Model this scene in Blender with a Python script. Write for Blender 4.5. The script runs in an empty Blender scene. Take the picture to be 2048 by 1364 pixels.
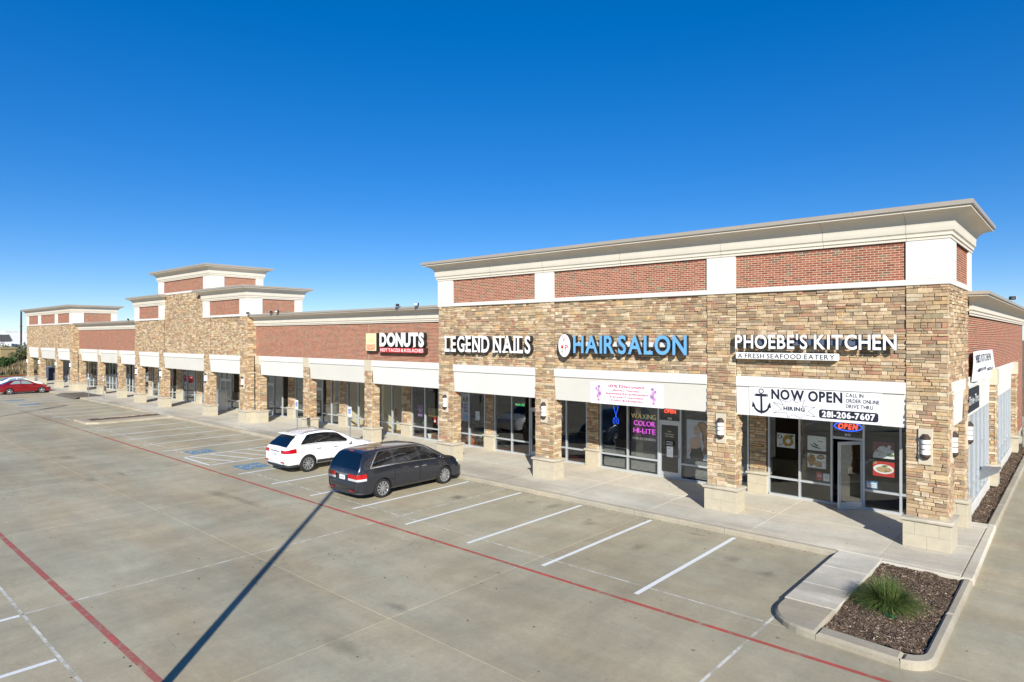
import bpy, bmesh, math, random
import numpy as np
from mathutils import Vector, Matrix

random.seed(7)
RNG = np.random.default_rng(11)
SC = bpy.context.scene
COL = SC.collection

# ------------------------------------------------------------------ camera
CAM = Vector((2.740, -20.224, 5.80))
cam_data = bpy.data.cameras.new('camera')
cam = bpy.data.objects.new('camera', cam_data)
COL.objects.link(cam)
cam.location = CAM
cam.rotation_euler = (math.radians(90), 0, math.radians(41.624))
cam_data.sensor_width = 36
cam_data.lens = 1292.0 / 2048 * 36
cam_data.shift_y = -7.5 / 2048
cam_data.clip_start = 0.1
cam_data.clip_end = 6000
SC.camera = cam

# ------------------------------------------------------------------ sky, sun, exposure
SUN_EL = math.radians(25.6)
SUN_DIR = Vector((math.cos(SUN_EL) * 0.715, -math.cos(SUN_EL) * 0.699, math.sin(SUN_EL))).normalized()
world = bpy.data.worlds.new('World')
SC.world = world
world.use_nodes = True
wn, wl = world.node_tree.nodes, world.node_tree.links
wn.clear()
w_out = wn.new('ShaderNodeOutputWorld')
w_bg = wn.new('ShaderNodeBackground')
w_sky = wn.new('ShaderNodeTexSky')
w_sky.sky_type = 'NISHITA'
w_sky.sun_disc = False
w_sky.sun_elevation = SUN_EL
w_sky.sun_rotation = math.atan2(SUN_DIR.x, SUN_DIR.y)
w_sky.altitude = 1500
w_sky.air_density = 0.8
w_sky.dust_density = 0.0
w_sky.ozone_density = 4.0
w_bg.inputs['Strength'].default_value = 0.15
w_hs = wn.new('ShaderNodeHueSaturation')
w_hs.inputs['Saturation'].default_value = 1.67
w_hs.inputs['Hue'].default_value = 0.513
w_hs.inputs['Value'].default_value = 1.12
w_gm = wn.new('ShaderNodeGamma')
w_gm.inputs[1].default_value = 0.63
wl.new(w_sky.outputs[0], w_gm.inputs[0])
wl.new(w_gm.outputs[0], w_hs.inputs['Color'])
wl.new(w_hs.outputs[0], w_bg.inputs['Color'])
wl.new(w_bg.outputs[0], w_out.inputs['Surface'])

sun_data = bpy.data.lights.new('sun', 'SUN')
sun_data.energy = 4.7
sun_data.angle = math.radians(0.5)
sun_data.color = (1.0, 0.955, 0.87)
sun = bpy.data.objects.new('sun', sun_data)
COL.objects.link(sun)
sun.rotation_euler = SUN_DIR.to_track_quat('Z', 'Y').to_euler()
sun.location = SUN_DIR * 80

vs = SC.view_settings
vs.view_transform = 'Standard'
vs.look = 'None'
vs.gamma = 1.0
vs.use_curve_mapping = False
vs.exposure = 0.60
SC.cycles.max_bounces = 8
SC.cycles.transparent_max_bounces = 12

# ------------------------------------------------------------------ helpers
def lin(r, g, b):
    def c(v):
        v = v / 255.0
        return v / 12.92 if v <= 0.04045 else ((v + 0.055) / 1.055) ** 2.4
    return (c(r), c(g), c(b), 1.0)

class NT:
    def __init__(self, name):
        self.m = bpy.data.materials.new(name)
        self.m.use_nodes = True
        self.t = self.m.node_tree
        self.t.nodes.clear()
        self.out = self.n('ShaderNodeOutputMaterial')
    def n(self, typ, **kw):
        nd = self.t.nodes.new(typ)
        for k, v in kw.items():
            setattr(nd, k, v)
        return nd
    def l(self, a, b):
        self.t.links.new(a, b)
    def val(self, nd, **kw):
        for k, v in kw.items():
            nd.inputs[k.replace('_', ' ')].default_value = v
        return nd
    def pos(self, scale=(1, 1, 1)):
        g = self.n('ShaderNodeNewGeometry')
        mp = self.n('ShaderNodeMapping')
        mp.inputs['Scale'].default_value = scale
        self.l(g.outputs['Position'], mp.inputs['Vector'])
        return mp.outputs[0]
    def noise(self, vec, scale, detail=4, rough=0.6):
        nz = self.n('ShaderNodeTexNoise')
        nz.inputs['Scale'].default_value = scale
        nz.inputs['Detail'].default_value = detail
        nz.inputs['Roughness'].default_value = rough
        self.l(vec, nz.inputs['Vector'])
        return nz.outputs['Fac']
    def rng(self, fac, a, b, c, d):
        mr = self.n('ShaderNodeMapRange')
        for i, v in enumerate((a, b, c, d)):
            mr.inputs[i + 1].default_value = v
        self.l(fac, mr.inputs[0])
        return mr.outputs[0]
    def mul(self, a, b):
        m = self.n('ShaderNodeMath', operation='MULTIPLY')
        for i, v in enumerate((a, b)):
            if isinstance(v, (int, float)):
                m.inputs[i].default_value = v
            else:
                self.l(v, m.inputs[i])
        return m.outputs[0]
    def scalecol(self, col, fac):
        v = self.n('ShaderNodeVectorMath', operation='SCALE')
        if isinstance(col, tuple):
            v.inputs[0].default_value = col[:3]
        else:
            self.l(col, v.inputs[0])
        self.l(fac, v.inputs['Scale'])
        return v.outputs[0]
    def mix(self, fac, a, b):
        m = self.n('ShaderNodeMix', data_type='RGBA')
        for sock, v in ((m.inputs[0], fac), (m.inputs[6], a), (m.inputs[7], b)):
            if isinstance(v, (int, float, tuple)):
                sock.default_value = v
            else:
                self.l(v, sock)
        return m.outputs[2]
    def bsdf(self, col, rough=0.7, metal=0.0, bump=None, bstr=0.3, bdist=0.01, coat=0.0, spec=0.5, emit=None, estr=1.0):
        b = self.n('ShaderNodeBsdfPrincipled')
        if isinstance(col, tuple):
            b.inputs['Base Color'].default_value = col
        else:
            self.l(col, b.inputs['Base Color'])
        if isinstance(rough, (int, float)):
            b.inputs['Roughness'].default_value = rough
        else:
            self.l(rough, b.inputs['Roughness'])
        b.inputs['Metallic'].default_value = metal
        b.inputs['Specular IOR Level'].default_value = spec
        b.inputs['Coat Weight'].default_value = coat
        b.inputs['Coat Roughness'].default_value = 0.04
        if emit:
            b.inputs['Emission Color'].default_value = emit
            b.inputs['Emission Strength'].default_value = estr
        if bump is not None:
            bp = self.n('ShaderNodeBump')
            bp.inputs['Strength'].default_value = bstr
            bp.inputs['Distance'].default_value = bdist
            self.l(bump, bp.inputs['Height'])
            self.l(bp.outputs[0], b.inputs['Normal'])
        return b
    def done(self, sh):
        self.l(sh.outputs[0], self.out.inputs['Surface'])
        return self.m

MATS = {}
def plain(name, col, rough=0.6, metal=0.0, var=0.08, nscale=3.0, bump=0.0, coat=0.0, spec=0.5):
    """a plain coloured surface with slight mottling"""
    if name in MATS:
        return MATS[name]
    t = NT(name)
    p = t.pos()
    n1 = t.noise(p, nscale, 5)
    f = t.rng(n1, 0.25, 0.75, 1 - var, 1 + var)
    c = t.scalecol(col, f)
    bn = t.noise(p, 90, 2) if bump else None
    MATS[name] = t.done(t.bsdf(c, rough, metal, bn, bump, 0.004, coat, spec))
    return MATS[name]

def glow(name, col, strength):
    if name not in MATS:
        t = NT(name)
        e = t.n('ShaderNodeEmission')
        e.inputs[0].default_value = col
        e.inputs[1].default_value = strength
        MATS[name] = t.done(e)
    return MATS[name]

def tone_mat(name, amp, nscale, bstr, rough=0.85, streak=None):
    """colour comes from the piece's own 'tone' attribute, with grain on top"""
    t = NT(name)
    a = t.n('ShaderNodeAttribute', attribute_name='tone')
    p = t.pos(streak or (1, 1, 1))
    n1 = t.noise(p, nscale, 6, 0.65)
    n2 = t.noise(p, nscale * 6, 3, 0.6)
    f = t.mul(t.rng(n1, 0.25, 0.75, 1 - amp, 1 + amp), t.rng(n2, 0.2, 0.8, 1 - amp * 0.6, 1 + amp * 0.6))
    c = t.scalecol(a.outputs['Color'], f)
    MATS[name] = t.done(t.bsdf(c, rough, 0, t.noise(p, nscale * 3, 5, 0.7), bstr, 0.012, spec=0.25))
    return MATS[name]

def concrete(name, col, stain=0.16, obj_rand=0.10, warm=(1.0, 0.93, 0.82), rough=0.9, spots=True, zstain=None):
    t = NT(name)
    p = t.pos()
    ps = t.pos((0.28, 1.0, 1.0))
    ps2 = t.pos((1.0, 0.35, 1.0))
    big = t.noise(ps, 0.33, 6, 0.62)
    mid = t.noise(ps2, 0.95, 6, 0.66)
    fine = t.noise(p, 9.0, 5, 0.7)
    grain = t.noise(p, 140.0, 2, 0.6)
    f = t.mul(t.rng(big, 0.3, 0.7, 1 - stain, 1 + stain * 0.8), t.rng(mid, 0.3, 0.72, 1 - stain * 0.8, 1 + stain * 0.7))
    f = t.mul(f, t.rng(fine, 0.25, 0.75, 0.92, 1.07))
    f = t.mul(f, t.rng(t.noise(t.pos((0.5, 1, 1)), 2.6, 6, 0.72), 0.3, 0.7, 0.93, 1.06))
    f = t.mul(f, t.rng(grain, 0.2, 0.8, 0.90, 1.10))
    f = t.mul(f, t.rng(t.noise(p, 28.0, 3, 0.7), 0.28, 0.72, 0.92, 1.08))
    if obj_rand:
        oi = t.n('ShaderNodeObjectInfo')
        f = t.mul(f, t.rng(oi.outputs['Random'], 0, 1, 1 - obj_rand, 1 + obj_rand))
    tint = t.mix(t.rng(t.noise(ps, 0.55, 4), 0.35, 0.68, 0.0, 1.0), col, (col[0] * 1.06 * warm[0], col[1] * warm[1], col[2] * warm[2], 1))
    if spots:
        blot = t.rng(t.noise(t.pos((0.35, 1.0, 1)), 0.26, 7, 0.68), 0.50, 0.66, 1.0, 0.88)
        f = t.mul(f, blot)
        pale = t.rng(t.noise(t.pos((0.6, 0.8, 1)), 0.5, 7, 0.75), 0.58, 0.72, 1.0, 1.06)
        f = t.mul(f, pale)
        vo = t.n('ShaderNodeTexVoronoi', feature='F1')
        vo.inputs['Scale'].default_value = 1.15
        t.l(t.pos((1, 1, 0)), vo.inputs['Vector'])
        sp = t.rng(vo.outputs['Distance'], 0.03, 0.065, 0.55, 1.0)
        sel = t.rng(t.noise(p, 0.7, 2), 0.52, 0.56, 0.0, 1.0)
        one = t.mix(sel, (1, 1, 1, 1), sp)
        f = t.mul(f, one)
        crk = t.n('ShaderNodeTexVoronoi', feature='DISTANCE_TO_EDGE')
        crk.inputs['Scale'].default_value = 0.16
        wob = t.n('ShaderNodeVectorMath', operation='ADD')
        nzc = t.n('ShaderNodeTexNoise')
        nzc.inputs['Scale'].default_value = 0.9
        nzc.inputs['Detail'].default_value = 5
        t.l(t.pos((1, 1, 0)), nzc.inputs['Vector'])
        t.l(t.pos((1, 1, 0)), wob.inputs[0])
        t.l(nzc.outputs['Color'], wob.inputs[1])
        t.l(wob.outputs[0], crk.inputs['Vector'])
        cm = t.rng(crk.outputs['Distance'], 0.0008, 0.0025, 0.87, 1.0)
        cs = t.rng(t.noise(p, 0.22, 2), 0.5, 0.6, 0.0, 1.0)
        f = t.mul(f, t.mix(cs, (1, 1, 1, 1), cm))
    if zstain:
        sx = t.n('ShaderNodeSeparateXYZ')
        t.l(t.pos(), sx.inputs[0])
        band = t.rng(sx.outputs['Y'], zstain[0], zstain[1], 1.0, 0.0)
        gr = t.rng(t.noise(t.pos((0.16, 0.8, 1)), 0.9, 5, 0.65), 0.38, 0.62, 0.0, 1.0)
        f = t.mul(f, t.rng(t.mul(band, gr), 0.0, 1.0, 1.0, zstain[2]))
    c = t.scalecol(tint, f)
    MATS[name] = t.done(t.bsdf(c, rough, 0, t.noise(p, 55, 4, 0.7), 0.25, 0.006, spec=0.3))
    return MATS[name]

def painted(name, col, wear=0.5, lo=0.46, hi=0.60, sc=5.0):
    """road paint, worn through in places"""
    t = NT(name)
    p = t.pos()
    n1 = t.noise(p, sc, 6, 0.75)
    b = t.bsdf(t.scalecol(col, t.rng(t.noise(p, 22, 4), 0.2, 0.8, 0.85, 1.1)), 0.8, spec=0.25)
    tr = t.n('ShaderNodeBsdfTransparent')
    mx = t.n('ShaderNodeMixShader')
    t.l(t.rng(n1, lo, hi, 0.0, wear), mx.inputs[0])
    t.l(b.outputs[0], mx.inputs[1])
    t.l(tr.outputs[0], mx.inputs[2])
    MATS[name] = t.done(mx)
    return MATS[name]

def stain(name, col, strength):
    """soft-edged dried spill; fades out from the spill's own centre"""
    t = NT(name)
    tc = t.n('ShaderNodeTexCoord')
    ln = t.n('ShaderNodeVectorMath', operation='LENGTH')
    t.l(tc.outputs['Object'], ln.inputs[0])
    nz = t.rng(t.noise(t.pos(), 6.0, 6, 0.7), 0.3, 0.7, -0.3, 0.3)
    ad = t.n('ShaderNodeMath', operation='ADD')
    t.l(ln.outputs['Value'], ad.inputs[0])
    t.l(nz, ad.inputs[1])
    b = t.bsdf(col, 0.7, spec=0.3)
    tr = t.n('ShaderNodeBsdfTransparent')
    mx = t.n('ShaderNodeMixShader')
    t.l(t.rng(ad.outputs[0], 0.15, 0.85, strength, 0.0), mx.inputs[0])
    t.l(tr.outputs[0], mx.inputs[1])
    t.l(b.outputs[0], mx.inputs[2])
    MATS[name] = t.done(mx)
    return MATS[name]

def glass(name, tint, ior=1.75, rough=0.0):
    t = NT(name)
    tr = t.n('ShaderNodeBsdfTransparent')
    tr.inputs[0].default_value = tint
    gl = t.n('ShaderNodeBsdfGlossy')
    gl.inputs['Roughness'].default_value = rough
    gl.inputs['Color'].default_value = (0.95, 0.97, 1, 1)
    fr = t.n('ShaderNodeFresnel')
    gq = t.n('ShaderNodeNewGeometry')
    t.l(t.rng(gq.outputs['Backfacing'], 0, 1, ior, 1.0 / ior), fr.inputs[0])
    bp = t.n('ShaderNodeBump')
    bp.inputs['Strength'].default_value = 0.02
    bp.inputs['Distance'].default_value = 0.02
    t.l(t.noise(t.pos(), 0.9, 2), bp.inputs['Height'])
    t.l(bp.outputs[0], gl.inputs['Normal'])
    mx = t.n('ShaderNodeMixShader')
    t.l(fr.outputs[0], mx.inputs[0])
    t.l(tr.outputs[0], mx.inputs[1])
    t.l(gl.outputs[0], mx.inputs[2])
    MATS[name] = t.done(mx)
    return MATS[name]

# ------------------------------------------------------------------ object helpers
def mesh_obj(name, verts, faces, mats, parent=None, idx=None, smooth=False, tone=None, loc=(0, 0, 0), sharp=None):
    me = bpy.data.meshes.new(name)
    me.from_pydata([tuple(v) for v in verts], [], [tuple(f) for f in faces])
    if not isinstance(mats, (list, tuple)):
        mats = [mats]
    for m in mats:
        me.materials.append(m)
    if idx is not None:
        me.polygons.foreach_set('material_index', np.asarray(idx, dtype=np.int32))
    if tone is not None:
        at = me.attributes.new('tone', 'FLOAT_COLOR', 'POINT')
        at.data.foreach_set('color', np.asarray(tone, dtype=np.float32).ravel())
    if smooth:
        me.polygons.foreach_set('use_smooth', np.ones(len(me.polygons), dtype=bool))
        if sharp:
            me.set_sharp_from_angle(angle=math.radians(sharp))
    me.update()
    o = bpy.data.objects.new(name, me)
    COL.objects.link(o)
    o.location = loc
    if parent:
        o.parent = parent
    return o

class MB:
    """collects faces, then builds ONE mesh object"""
    def __init__(self):
        self.v, self.f, self.i = [], [], []
    def add(self, vs, fs, m=0):
        n = len(self.v)
        self.v += [tuple(v) for v in vs]
        self.f += [tuple(a + n for a in f) for f in fs]
        self.i += [m] * len(fs)
        return self
    def box(self, x0, x1, y0, y1, z0, z1, m=0, b=0.0):
        if b <= 0:
            v = [(x, y, z) for z in (z0, z1) for y in (y0, y1) for x in (x0, x1)]
            return self.add(v, [(0, 2, 3, 1), (4, 5, 7, 6), (0, 1, 5, 4), (1, 3, 7, 5), (3, 2, 6, 7), (2, 0, 4, 6)], m)
        X, Y, Z = (x0, x1), (y0, y1), (z0, z1)
        v, ix = [], {}
        for k in range(2):
            for j in range(2):
                for i in range(2):
                    sx, sy, sz = (1, -1)[i], (1, -1)[j], (1, -1)[k]
                    for ax in range(3):
                        p = [X[i] + sx * b, Y[j] + sy * b, Z[k] + sz * b]
                        p[ax] = (X[i], Y[j], Z[k])[ax]
                        ix[(i, j, k, ax)] = len(v)
                        v.append(tuple(p))
        fs = []
        for ax in range(3):
            o1, o2 = [a for a in range(3) if a != ax]
            for s in range(2):
                q = []
                for a, c in ((0, 0), (1, 0), (1, 1), (0, 1)):
                    key = [0, 0, 0]
                    key[ax], key[o1], key[o2] = s, a, c
                    q.append(ix[(*key, ax)])
                fs.append(tuple(q))
        for ax in range(3):
            o1, o2 = [a for a in range(3) if a != ax]
            for a in range(2):
                for c in range(2):
                    k0, k1 = [0, 0, 0], [0, 0, 0]
                    k0[ax], k1[ax] = 0, 1
                    k0[o1] = k1[o1] = a
                    k0[o2] = k1[o2] = c
                    fs.append((ix[(*k0, o1)], ix[(*k1, o1)], ix[(*k1, o2)], ix[(*k0, o2)]))
        for i in range(2):
            for j in range(2):
                for k in range(2):
                    fs.append((ix[(i, j, k, 0)], ix[(i, j, k, 1)], ix[(i, j, k, 2)]))
        return self.add(v, fs, m)
    def prism(self, poly, z0, z1, m=0, b=0.0, plane='XY', bottom=True):
        """extrude a polygon; plane XY -> along z, XZ -> along y, YZ -> along x"""
        n = len(poly)
        P = np.array(poly, float)
        def put(p, d):
            if plane == 'XY':
                return (p[0], p[1], d)
            if plane == 'XZ':
                return (p[0], d, p[1])
            return (d, p[0], p[1])
        vs = [put(p, z0) for p in P]
        if b > 0:
            vs += [put(p, z1 - b * (1 if z1 > z0 else -1)) for p in P]
            e = np.roll(P, -1, 0) - P
            nr = np.stack([-e[:, 1], e[:, 0]], 1)
            nr /= np.linalg.norm(nr, axis=1)[:, None] + 1e-9
            area = 0.5 * np.sum(P[:, 0] * np.roll(P[:, 1], -1) - np.roll(P[:, 0], -1) * P[:, 1])
            if area < 0:
                nr = -nr
            av = nr + np.roll(nr, 1, 0)
            av /= np.maximum(0.35, np.sum(av * nr, 1))[:, None]
            vs += [put(p, z1) for p in P + av * b]
            fs = []
            for r in range(2):
                fs += [(r * n + i, r * n + (i + 1) % n, (r + 1) * n + (i + 1) % n, (r + 1) * n + i) for i in range(n)]
            fs.append(tuple(range(2 * n, 3 * n)))
        else:
            vs += [put(p, z1) for p in P]
            fs = [(i, (i + 1) % n, n + (i + 1) % n, n + i) for i in range(n)]
            fs.append(tuple(range(n, 2 * n)))
        if bottom:
            fs.append(tuple(range(n - 1, -1, -1)))
        return self.add(vs, fs, m)
    def tube(self, p0, p1, r0, r1=None, n=10, m=0, caps=True):
        r1 = r0 if r1 is None else r1
        p0, p1 = Vector(p0), Vector(p1)
        d = (p1 - p0).normalized()
        a = d.orthogonal().normalized()
        c = d.cross(a)
        vs = []
        for p, r in ((p0, r0), (p1, r1)):
            for i in range(n):
                t = 2 * math.pi * i / n
                vs.append(p + a * (r * math.cos(t)) + c * (r * math.sin(t)))
        fs = [(i, (i + 1) % n, n + (i + 1) % n, n + i) for i in range(n)]
        if caps:
            fs += [tuple(range(n - 1, -1, -1)), tuple(range(n, 2 * n))]
        return self.add(vs, fs, m)
    def lathe(self, prof, c=(0, 0, 0), axis='z', n=24, m=0, close=True):
        """prof: list of (radius, height) turned about the axis"""
        vs = []
        for r, h in prof:
            for i in range(n):
                t = 2 * math.pi * i / n
                a, b = r * math.cos(t), r * math.sin(t)
                q = {'z': (a, b, h), 'x': (h, a, b), 'y': (a, h, b)}[axis]
                vs.append((q[0] + c[0], q[1] + c[1], q[2] + c[2]))
        fs = []
        for k in range(len(prof) - 1):
            fs += [(k * n + i, k * n + (i + 1) % n, (k + 1) * n + (i + 1) % n, (k + 1) * n + i) for i in range(n)]
        if close:
            fs += [tuple(range(n - 1, -1, -1)), tuple(range((len(prof) - 1) * n, len(prof) * n))]
        return self.add(vs, fs, m)
    def build(self, name, mats, parent=None, smooth=False, sharp=30, loc=(0, 0, 0)):
        o = mesh_obj(name, self.v, self.f, mats, parent, self.i, smooth, None, loc, sharp if smooth else None)
        bm = bmesh.new()
        bm.from_mesh(o.data)
        bmesh.ops.recalc_face_normals(bm, faces=bm.faces)
        bm.to_mesh(o.data)
        bm.free()
        if smooth:
            o.data.polygons.foreach_set('use_smooth', np.ones(len(o.data.polygons), dtype=bool))
            o.data.set_sharp_from_angle(angle=math.radians(sharp))
        return o

def box_obj(name, x0, x1, y0, y1, z0, z1, mat, parent=None, b=0.0):
    return MB().box(x0, x1, y0, y1, z0, z1, 0, b).build(name, mat, parent)

def tag(o, label, cat, group=None):
    o['label'] = label
    o['category'] = cat
    if group:
        o['group'] = group
    return o

def thing(name, label, cat, loc=(0, 0, 0), rz=0.0, group=None):
    o = bpy.data.objects.new(name, None)
    o.empty_display_size = 0.3
    COL.objects.link(o)
    o.location = loc
    o.rotation_euler = (0, 0, rz)
    return tag(o, label, cat, group)

def struct(o):
    o['kind'] = 'structure'
    return o

def stuff(o):
    o['kind'] = 'stuff'
    return o

def copy_tree(o, parent=None):
    c = o.copy()
    COL.objects.link(c)
    c.parent = parent
    for ch in [x for x in COL.objects if x.parent == o]:
        copy_tree(ch, c)
    return c

# ------------------------------------------------------------------ lettering
_glyphs = {}
_cap = []
def glyph(ch, bold=0.0, shear=0.0, res=3):
    """flat outline mesh of one character, cap height 1, left edge at 0"""
    key = (ch, round(bold, 4), round(shear, 3), res)
    if key in _glyphs:
        return _glyphs[key]
    cu = bpy.data.curves.new('glyph', 'FONT')
    cu.body = ch
    cu.size = 1.0
    cu.offset = bold
    cu.shear = shear
    cu.resolution_u = res
    cu.fill_mode = 'FRONT'
    ob = bpy.data.objects.new('glyph', cu)
    me = bpy.data.meshes.new_from_object(ob)
    bm = bmesh.new()
    bm.from_mesh(me)
    bmesh.ops.remove_doubles(bm, verts=bm.verts, dist=0.0004)
    V = np.array([v.co[:] for v in bm.verts]).reshape(-1, 3)
    bm.verts.index_update()
    F = [tuple(v.index for v in f.verts) for f in bm.faces]
    E = []
    for f in bm.faces:
        for lp in f.loops:
            if len(lp.edge.link_faces) == 1:
                E.append((lp.vert.index, lp.link_loop_next.vert.index))
    bm.free()
    bpy.data.meshes.remove(me)
    bpy.data.objects.remove(ob)
    bpy.data.curves.remove(cu)
    if ch == 'H' and bold == 0 and not _cap:
        _cap.append(V[:, 1].max())
    if not _cap:
        glyph('H')
    V = V[:, :2] / _cap[0]
    x0, x1 = V[:, 0].min(), V[:, 0].max()
    V[:, 0] -= x0
    _glyphs[key] = (V, F, E, x1 - x0)
    return _glyphs[key]

def layout(text, h, width=None, gap=0.13, space=0.38, bold=0.0, shear=0.0, res=3):
    """[(char, x offset, x scale, V, F, E)] for a line of text of cap height h"""
    items, x = [], 0.0
    for ch in text:
        if ch == ' ':
            x += space
            continue
        V, F, E, w = glyph(ch, bold, shear, res)
        items.append((ch, x, V, F, E))
        x += w + gap
    tot = x - gap
    sx = (width / (tot * h)) if width else 1.0
    return [(ch, xo * h * sx, sx * h, V, F, E) for ch, xo, V, F, E in items], tot * h * sx

def extrude_glyph(mb, V, F, E, x, z, sx, sz, depth, put, mf=0, ms=1):
    """put(u, v, d) -> world point; d = 0 is the back, d = depth the face"""
    n = len(V)
    vs = [put(x + a * sx, z + b * sz, depth) for a, b in V]
    mb.add(vs, F, mf)
    if depth > 0.003:
        vb = [put(x + a * sx, z + b * sz, 0) for a, b in V]
        mb.add(vs + vb, [(a, a + n, b + n, b) for a, b in E], ms)
    return mb

def text_line(mb, text, u, v, h, put, width=None, depth=0.0, m=0, ms=None, align='l', **kw):
    items, tot = layout(text, h, width, **kw)
    if align == 'c':
        u -= tot / 2
    for ch, xo, sx, V, F, E in items:
        extrude_glyph(mb, V, F, E, u + xo, v, sx, h, depth, put, m, m if ms is None else ms)
    return tot

def front_put(y):
    return lambda u, v, d: (u, y - d, v)
def side_put(x):
    return lambda u, v, d: (x + d, u, v)

# ================================================================== materials
M_SLAB = concrete('lot_concrete', lin(167, 162, 140), 0.20, 0.045, warm=(1.0, 0.95, 0.86))
M_WALK = concrete('walk_concrete', lin(204, 200, 185), 0.12, 0.05, warm=(0.98, 0.955, 0.88), spots=False, zstain=(-1.4, 0.9, 0.62))
M_CURB = concrete('curb_concrete', lin(166, 160, 143), 0.16, 0.05, warm=(0.97, 0.94, 0.86), spots=False)
M_JOINT = concrete('joint_filler', lin(178, 174, 157), 0.30, 0.0, spots=False)
M_WJOINT = concrete('walk_joint', lin(128, 122, 110), 0.2, 0.0, spots=False)
M_DARKPAVE = concrete('ramp_pavement', lin(104, 100, 92), 0.15, 0.0, spots=False)
M_PAINT = painted('white_road_paint', lin(222, 225, 222), 0.5, 0.60, 0.72)
M_RED = painted('red_road_paint', lin(190, 84, 76), 0.85, 0.40, 0.66, 2.2)
M_RED2 = painted('faded_red_road_paint', lin(184, 96, 92), 0.85, 0.38, 0.64, 2.0)
M_BLUE = painted('blue_road_paint', lin(92, 150, 188), 0.9, 0.40, 0.60)
M_PAINTOLD = painted('worn_white_road_paint', lin(200, 200, 192), 0.85, 0.40, 0.62)
M_SEAL = painted('joint_sealant', lin(212, 210, 198), 0.95, 0.44, 0.62, 1.3)
M_STONE = tone_mat('ledge_stone', 0.26, 7.0, 0.8, 0.9)
M_BRICK = tone_mat('face_brick', 0.12, 14.0, 0.25, 0.9)
M_MORTAR = plain('brick_mortar', lin(200, 184, 158), 0.95, var=0.12, nscale=4, bump=0.3)
M_STONEBACK = plain('stone_joint_mortar', lin(118, 98, 76), 0.95, var=0.35, nscale=6, bump=0.5)
M_STUCCO = plain('white_stucco', lin(209, 207, 200), 0.85, var=0.04, nscale=0.7, bump=0.15)
M_STUCCO2 = plain('cream_stucco', lin(200, 197, 187), 0.85, var=0.04, nscale=0.8, bump=0.15)
M_CORN = plain('cornice_stucco', lin(207, 200, 185), 0.85, var=0.05, nscale=1.2, bump=0.15)
M_TAN = plain('tan_stucco', lin(190, 180, 158), 0.85, var=0.05, nscale=1.5, bump=0.15)
M_COPING = plain('coping_metal', lin(158, 150, 138), 0.45, var=0.05, nscale=1.0)
M_LIME = plain('limestone_block', lin(180, 171, 149), 0.85, var=0.09, nscale=5, bump=0.25)
M_LIMEJ = plain('limestone_joint', lin(158, 148, 126), 0.9, var=0.05)
M_CAP = plain('cast_stone_cap', lin(176, 168, 150), 0.85, var=0.16, nscale=6, bump=0.3)
M_ALU = plain('clear_anodised_aluminium', lin(186, 191, 194), 0.38, 0.35, var=0.03)
M_BRONZE = plain('dark_bronze_metal', lin(72, 60, 54), 0.5, 0.3, var=0.05)
M_BLACK = plain('black_plastic', lin(26, 26, 27), 0.5, var=0.05)
M_DARKMETAL = plain('dark_sign_return', lin(44, 42, 42), 0.5, 0.1, var=0.05)
M_WHITE = plain('white_sign_face', lin(232, 232, 230), 0.4, var=0.015)
M_OFFWHITE = plain('painted_white_metal', lin(206, 208, 208), 0.4, var=0.03)
M_LAMPGLASS = plain('opal_lamp_glass', lin(236, 235, 230), 0.25, var=0.01)
M_ROOF = plain('roof_membrane', lin(180, 178, 172), 0.8, var=0.08)
M_STEEL = plain('galvanised_steel', lin(150, 154, 156), 0.4, 0.6, var=0.06)
M_GLASS = glass('storefront_glass', (0.72, 0.76, 0.75, 1), 2.3)
M_GLASSD = glass('shop_glass', (0.88, 0.90, 0.90, 1), 1.6)
M_SOFFIT = plain('soffit_panel', lin(196, 190, 176), 0.9, var=0.03)
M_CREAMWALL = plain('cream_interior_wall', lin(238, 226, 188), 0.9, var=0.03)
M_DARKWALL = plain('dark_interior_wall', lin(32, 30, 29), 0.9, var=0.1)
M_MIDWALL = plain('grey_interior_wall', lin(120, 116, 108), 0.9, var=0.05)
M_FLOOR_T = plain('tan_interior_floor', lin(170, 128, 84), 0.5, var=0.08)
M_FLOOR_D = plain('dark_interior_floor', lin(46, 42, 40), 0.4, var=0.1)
M_MULCH = tone_mat('mulch_chips', 0.2, 30, 0.3, 0.95)
M_SOIL = plain('mulch_soil', lin(74, 58, 46), 0.95, var=0.35, nscale=5, bump=0.8)
M_DIRTG = plain('field_soil', lin(128, 114, 84), 0.95, var=0.25, nscale=0.08)

# ================================================================== ground and paving
g = MB().box(-1500, 1500, -1500, 1500, -1.2, -0.06).build('ground', M_DIRTG)
struct(g)

lot = MB().box(-141.5, 16.0, -62.0, 40.0, -0.058, -0.008).build('parking_lot', M_JOINT)
struct(lot)
XJ = [16.0, 9.5, 3.9, -2.1, -8.0, -13.9, -20.8, -27.7, -34.6, -41.5, -48.4, -55.3, -62.2, -69.1, -76.0, -82.9, -90.0, -98.0, -106.0, -115.0, -125.0, -141.5]
YJ = [-1.80, -6.95, -11.95, -16.92, -22.4, -28.0, -34.0, -42.0, -52.0, -62.0]
def slab(x0, x1, y0, y1, parent, mat, name='concrete_slab', z1=0.0, z0=-0.007, gap=0.0045, b=0.003):
    mb = MB()
    x0 += gap; x1 -= gap; y0 += gap; y1 -= gap
    v = [(x0, y0, z0), (x1, y0, z0), (x1, y1, z0), (x0, y1, z0),
         (x0 + b, y0 + b, z1), (x1 - b, y0 + b, z1), (x1 - b, y1 - b, z1), (x0 + b, y1 - b, z1)]
    mb.add(v, [(4, 5, 6, 7), (0, 1, 5, 4), (1, 2, 6, 5), (2, 3, 7, 6), (3, 0, 4, 7)])
    o = mesh_obj(name, mb.v, mb.f, mat, parent)
    return o
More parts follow.
